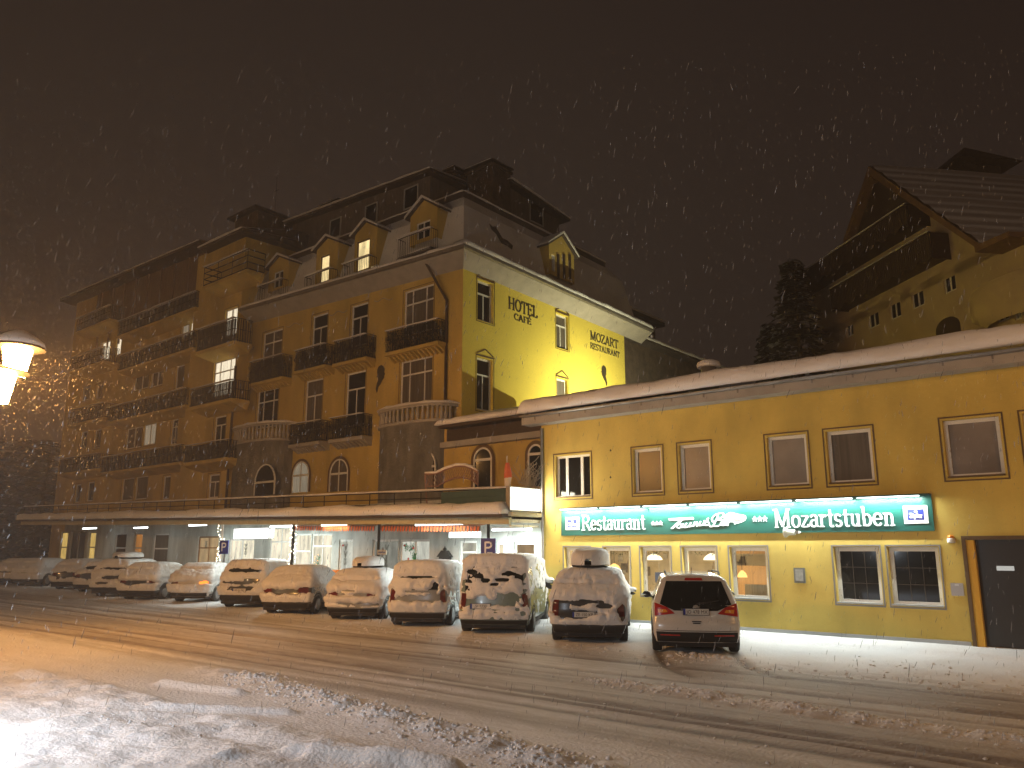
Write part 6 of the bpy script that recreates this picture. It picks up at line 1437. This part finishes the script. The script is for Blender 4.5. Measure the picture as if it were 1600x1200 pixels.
        rg = np.abs(fbm(x*2.2+sd_, y*2.2, z*3.0, 3, seed+30)); th -= (rearf*.10*crack+sidef*.05)*np.exp(-(rg/.045)**2)*smooth(n0, -.15, .35)*smooth(z, bz+.15, bz+.3)
        th += rearf*.04*np.exp(-((z-(bz+.12))/.09)**2)*(snow > .5)
        th -= np.where((z < bz-.05), .25, 0)*(1-up_) ; th -= smooth(-(z), -.42, -.30)*.3
        th -= sidef*np.where(z < .40, .2, 0)
        for yw in (.86, L-.92): th -= sidef*.22*smooth(-np.hypot(y-yw, z-.33), -(r+.12), -(r+.02))
        rx_ = fbm(x*5+sd_, z*5, 0*x, 3, seed+20)
        for (hx_, hz_, rx, rz, dpt) in holes:
            d2 = ((x-hx_)/rx)**2+((z-hz_)/rz)**2; th -= rearf*dpt*1.9*np.exp(-(d2*(1+.9*rx_+.4*n2))**2.2)
        th = np.clip(th, -.03, .3)
        Vn = V2+N*th[:, None]; Vn[:, 2] += np.where(th > 0, .3*th*up_, 0)
        npmesh('snow_cover', Vn, F2, CSNOW, t)
    if roofbox:
        bw, bh, by0, by1 = roofbox; m = MB(); P = []; S = []
        n1, n2_ = 22, 24
        for i in range(n1):
            s_ = i/(n1-1); k = max(.03, (1-abs(2*s_-1)**3.2))**.5
            for j in range(n2_):
                a = 2*math.pi*j/n2_; ca, sa = math.cos(a), math.sin(a); sx = abs(ca)**.6*math.copysign(1, ca); sz = abs(sa)**.6*math.copysign(1, sa); sy = abs(sa)**.45*math.copysign(1, sa)
                P.append((bw*sx*k, by0+(by1-by0)*s_, H+.14+.10+.09*sz*k)); hz2 = (bh if sz > 0 else .02)
                wob = 1+.05*math.sin(i*.8+j*.9+seed); S.append((bw*1.06*sx*k, by0-.05+(by1-by0+.1)*s_, H+.25+hz2*(sy if sz > 0 else sz)*(k**.6)*wob))
        m.grid(P, n1, n2_); m.box((-bw*.8, by0+.35, H+.0), (bw*.8, by0+.41, H+.21)); m.box((-bw*.8, by1-.6, H+.0), (bw*.8, by1-.54, H+.21)); bx = m.build('roof_box', PLASTB, t)
        m = MB(); m.grid(S, n1, n2_); m.build('snow_cap', CSNOW, bx)
    return t
def cpos(i, dz=0):
    q = onZ(CARS[i][0], CARS[i][1]); q = Vector((q.x, q.y, 0)); z = float(ground(np.array([q.x+CF.x*.9]), np.array([q.y+CF.y*.9]))[0][0]); return (q.x, q.y, z-.03+dz)
make_car('mpv', 'clean white people carrier with dark rear window and red tail lamps beside the restaurant', cpos(0), P_WHITE, snow=0, plate='JO 478 MX', seed=1)
make_car('mpv_box', 'snow buried people carrier with snowy roof box left of the clean white car', cpos(1), P_DARK, [(-.72, .86, .22, .20, .16), (.05, 1.0, .42, .055, .12), (-.20, .70, .42, .11, .12), (.42, .90, .22, .05, .12), (.86, .76, .16, .17, .2), (-.45, 1.36, .30, .022, .10), (.45, 1.36, .32, .025, .10), (-.25, .93, .16, .05, .1)], 1.0, 2, 'ZE 150 KP', roofbox=(.47, .42, .45, 2.3), side_snow=.75)
make_car('van', 'snow plastered tall van with bare grey side between two snowy cars', cpos(2), P_GREEN, [(-.62, 1.64, .16, .05, .09), (-.42, 1.52, .14, .07, .09), (-.22, 1.40, .12, .06, .09), (0, 1.30, .12, .05, .08), (.25, 1.42, .20, .05, .08), (.42, 1.58, .2, .05, .09), (.65, 1.50, .12, .06, .09), (-.35, .82, .62, .13, .07), (.40, .90, .32, .20, .055), (0, .62, .85, .07, .06), (.82, 1.2, .07, .5, .03), (-.75, 1.38, .12, .05, .08), (-.82, 1.0, .07, .4, .03), (0, 1.75, .8, .03, .025)], 1.0, 3, 'SL 2730', side_snow=.28, cover=.8, crack=1.0)
make_car('high', 'boxy snow covered car with high roof just left of the van', cpos(3), P_SILV, [(0, 1.43, .62, .035, .12), (.10, 1.03, .38, .05, .12), (.52, 1.12, .07, .18, .09), (-.05, .80, .62, .12, .09), (-.80, .9, .09, .25, .12), (.50, .84, .25, .12, .09), (.80, .88, .10, .25, .12), (.75, 1.3, .12, .2, .03)], 1.0, 4, None, side_snow=.45)
make_car('hatch_box', 'snow covered hatchback carrying a snow capped roof box in front of glass doors', cpos(4), P_SILV, [(0, 1.19, .62, .035, .12), (-.10, .94, .20, .04, .12), (.38, .80, .38, .06, .12), (-.50, .83, .28, .045, .1), (.45, .52, .4, .05, .09), (-.3, .55, .5, .04, .05)], 1.0, 5, None, roofbox=(.40, .30, .7, 2.4), side_snow=.8)
make_car('hatch', 'snow covered hatchback with patchy bare dark side, third left of the van', cpos(5), P_DARK, [(0, .76, 1.0, .10, .16), (.72, .82, .24, .12, .2), (0, 1.24, .5, .015, .03)], 1.0, 6, None, side_snow=.42)
make_car('suv', 'snowy off roader with bare rear window strip behind the patchy hatchback', cpos(6), P_DARK, [(0, 1.38, .68, .08, .2), (-.1, .95, .6, .06, .10), (0, .74, .7, .08, .10), (.4, 1.05, .3, .06, .12)], .9, 7, 'JO 31 BK', side_snow=.5)
make_car('hatch', 'pale snowy car with one glowing orange tail lamp under the left fairy lights', cpos(7), P_WHITE, [(-.1, .76, .85, .075, .16), (0, 1.24, .68, .03, .12), (.68, .82, .14, .06, .2)], 1.0, 8, None, side_snow=1.0, lit=True)
make_car('hatch', 'snowy car with wide bare dark strip across its tail under the wide dark window', cpos(8), P_DARK, [(0, .76, .95, .10, .2), (0, 1.24, .55, .025, .1)], 1.0, 9, None, side_snow=.9)
make_car('suv_box', 'snow covered estate with snow heaped roof box seen above a lower car', cpos(9), P_DARK, [(0, 1.28, .62, .07, .2), (.2, .9, .5, .08, .12), (-.2, .66, .5, .05, .1)], 1.0, 10, None, roofbox=(.45, .24, .6, 2.3), side_snow=.6)
make_car('dark', 'dark low car with nearly bare rear half hidden between snowy cars', cpos(10), P_BLUE, [(0, .8, .7, .14, .2), (0, 1.2, .5, .12, .2)], .6, 11, None, side_snow=.1)
make_car('hatch', 'snowy hatchback lit orange on the left by the street lantern', cpos(11), P_DARK, [(0, 1.22, .6, .04, .14), (.1, .78, .95, .16, .2)], 1.0, 12, None, side_snow=.2)
make_car('hatch', 'rounded snow covered car second from the left end of the row', cpos(12), P_SILV, [(0, 1.24, .5, .03, .14), (-.1, 1.0, .3, .03, .12), (0, .76, .3, .04, .12)], 1.0, 13, None, side_snow=1.0)
make_car('hatch', 'snow covered car cut off by the left picture edge', cpos(13), P_DARK, [(0, 1.24, .5, .03, .14), (0, .78, .6, .06, .2)], 1.0, 14, None, side_snow=.5)
# one parking lamp is on
q = cpos(7); u = Vector(q)+CL_*.72+Vector((0, 0, .83)); 
# ================================================================== falling snow
FLK = mat('snowflake', (.6, .6, .62), .6); FLK.node_tree.nodes['Principled BSDF'].inputs['Alpha'].default_value = .32
R2 = np.random.default_rng(11); N_ = 17000
h2 = np.array([hx, hy]); r2v = np.array([hy, -hx]); dist = 4.5+R2.random(N_)**.8*30; lat = (R2.random(N_)*2-1)*dist*.78; zz = R2.random(N_)*(dist*.75+1.5)+.1
P = np.stack([h2[0]*dist+r2v[0]*lat, h2[1]*dist+r2v[1]*lat, zz], -1); P = P[(P[:, 1] < 20.2) | (P[:, 2] > 12)]; P = P[~((P[:, 1] > 24) & (P[:, 0] < XC) & (P[:, 2] < 22))]
q_ = np.array([q1.x, q1.y, q1.z]); P = np.concatenate([P, q_+R2.normal(0, 1, (3200, 3))*np.array([2.2, 2.2, 1.8])]); Vs, Fs = [], []; c_ = 0; IV, IF = ico(1)
for p in P:
    s_ = R2.uniform(.0020, .0040); k = R2.uniform(6, 13); v = IV*s_*(1+.3*R2.uniform(-1, 1, (len(IV), 1))); v[:, 2] *= k; v[:, 0] += v[:, 2]*R2.normal(.18, .16); v[:, 1] += v[:, 2]*R2.normal(.1, .16); Vs.append(v+p); Fs.append(IF+c_); c_ += len(IV)
sf_ = npmesh('falling_snow', np.concatenate(Vs), np.concatenate(Fs), FLK, smooth_=False); tag(sf_, 'falling snowflakes all through the air', 'snowfall', kind='stuff')

# ================================================================== snowy air
HAZE = .0028
HZ = bpy.data.materials.new('snowy_air'); HZ.use_nodes = True; n = HZ.node_tree; n.nodes.clear(); o_ = n.nodes.new('ShaderNodeOutputMaterial'); pv = n.nodes.new('ShaderNodeVolumePrincipled')
pv.inputs['Color'].default_value = (.88, .86, .85, 1); pv.inputs['Density'].default_value = HAZE; pv.inputs['Anisotropy'].default_value = .35; n.links.new(pv.outputs[0], o_.inputs['Volume'])
m = MB(); m.box((-260, -140, -1.4), (180, 220, 42)); hz = m.build('haze', HZ); tag(hz, kind='stuff')
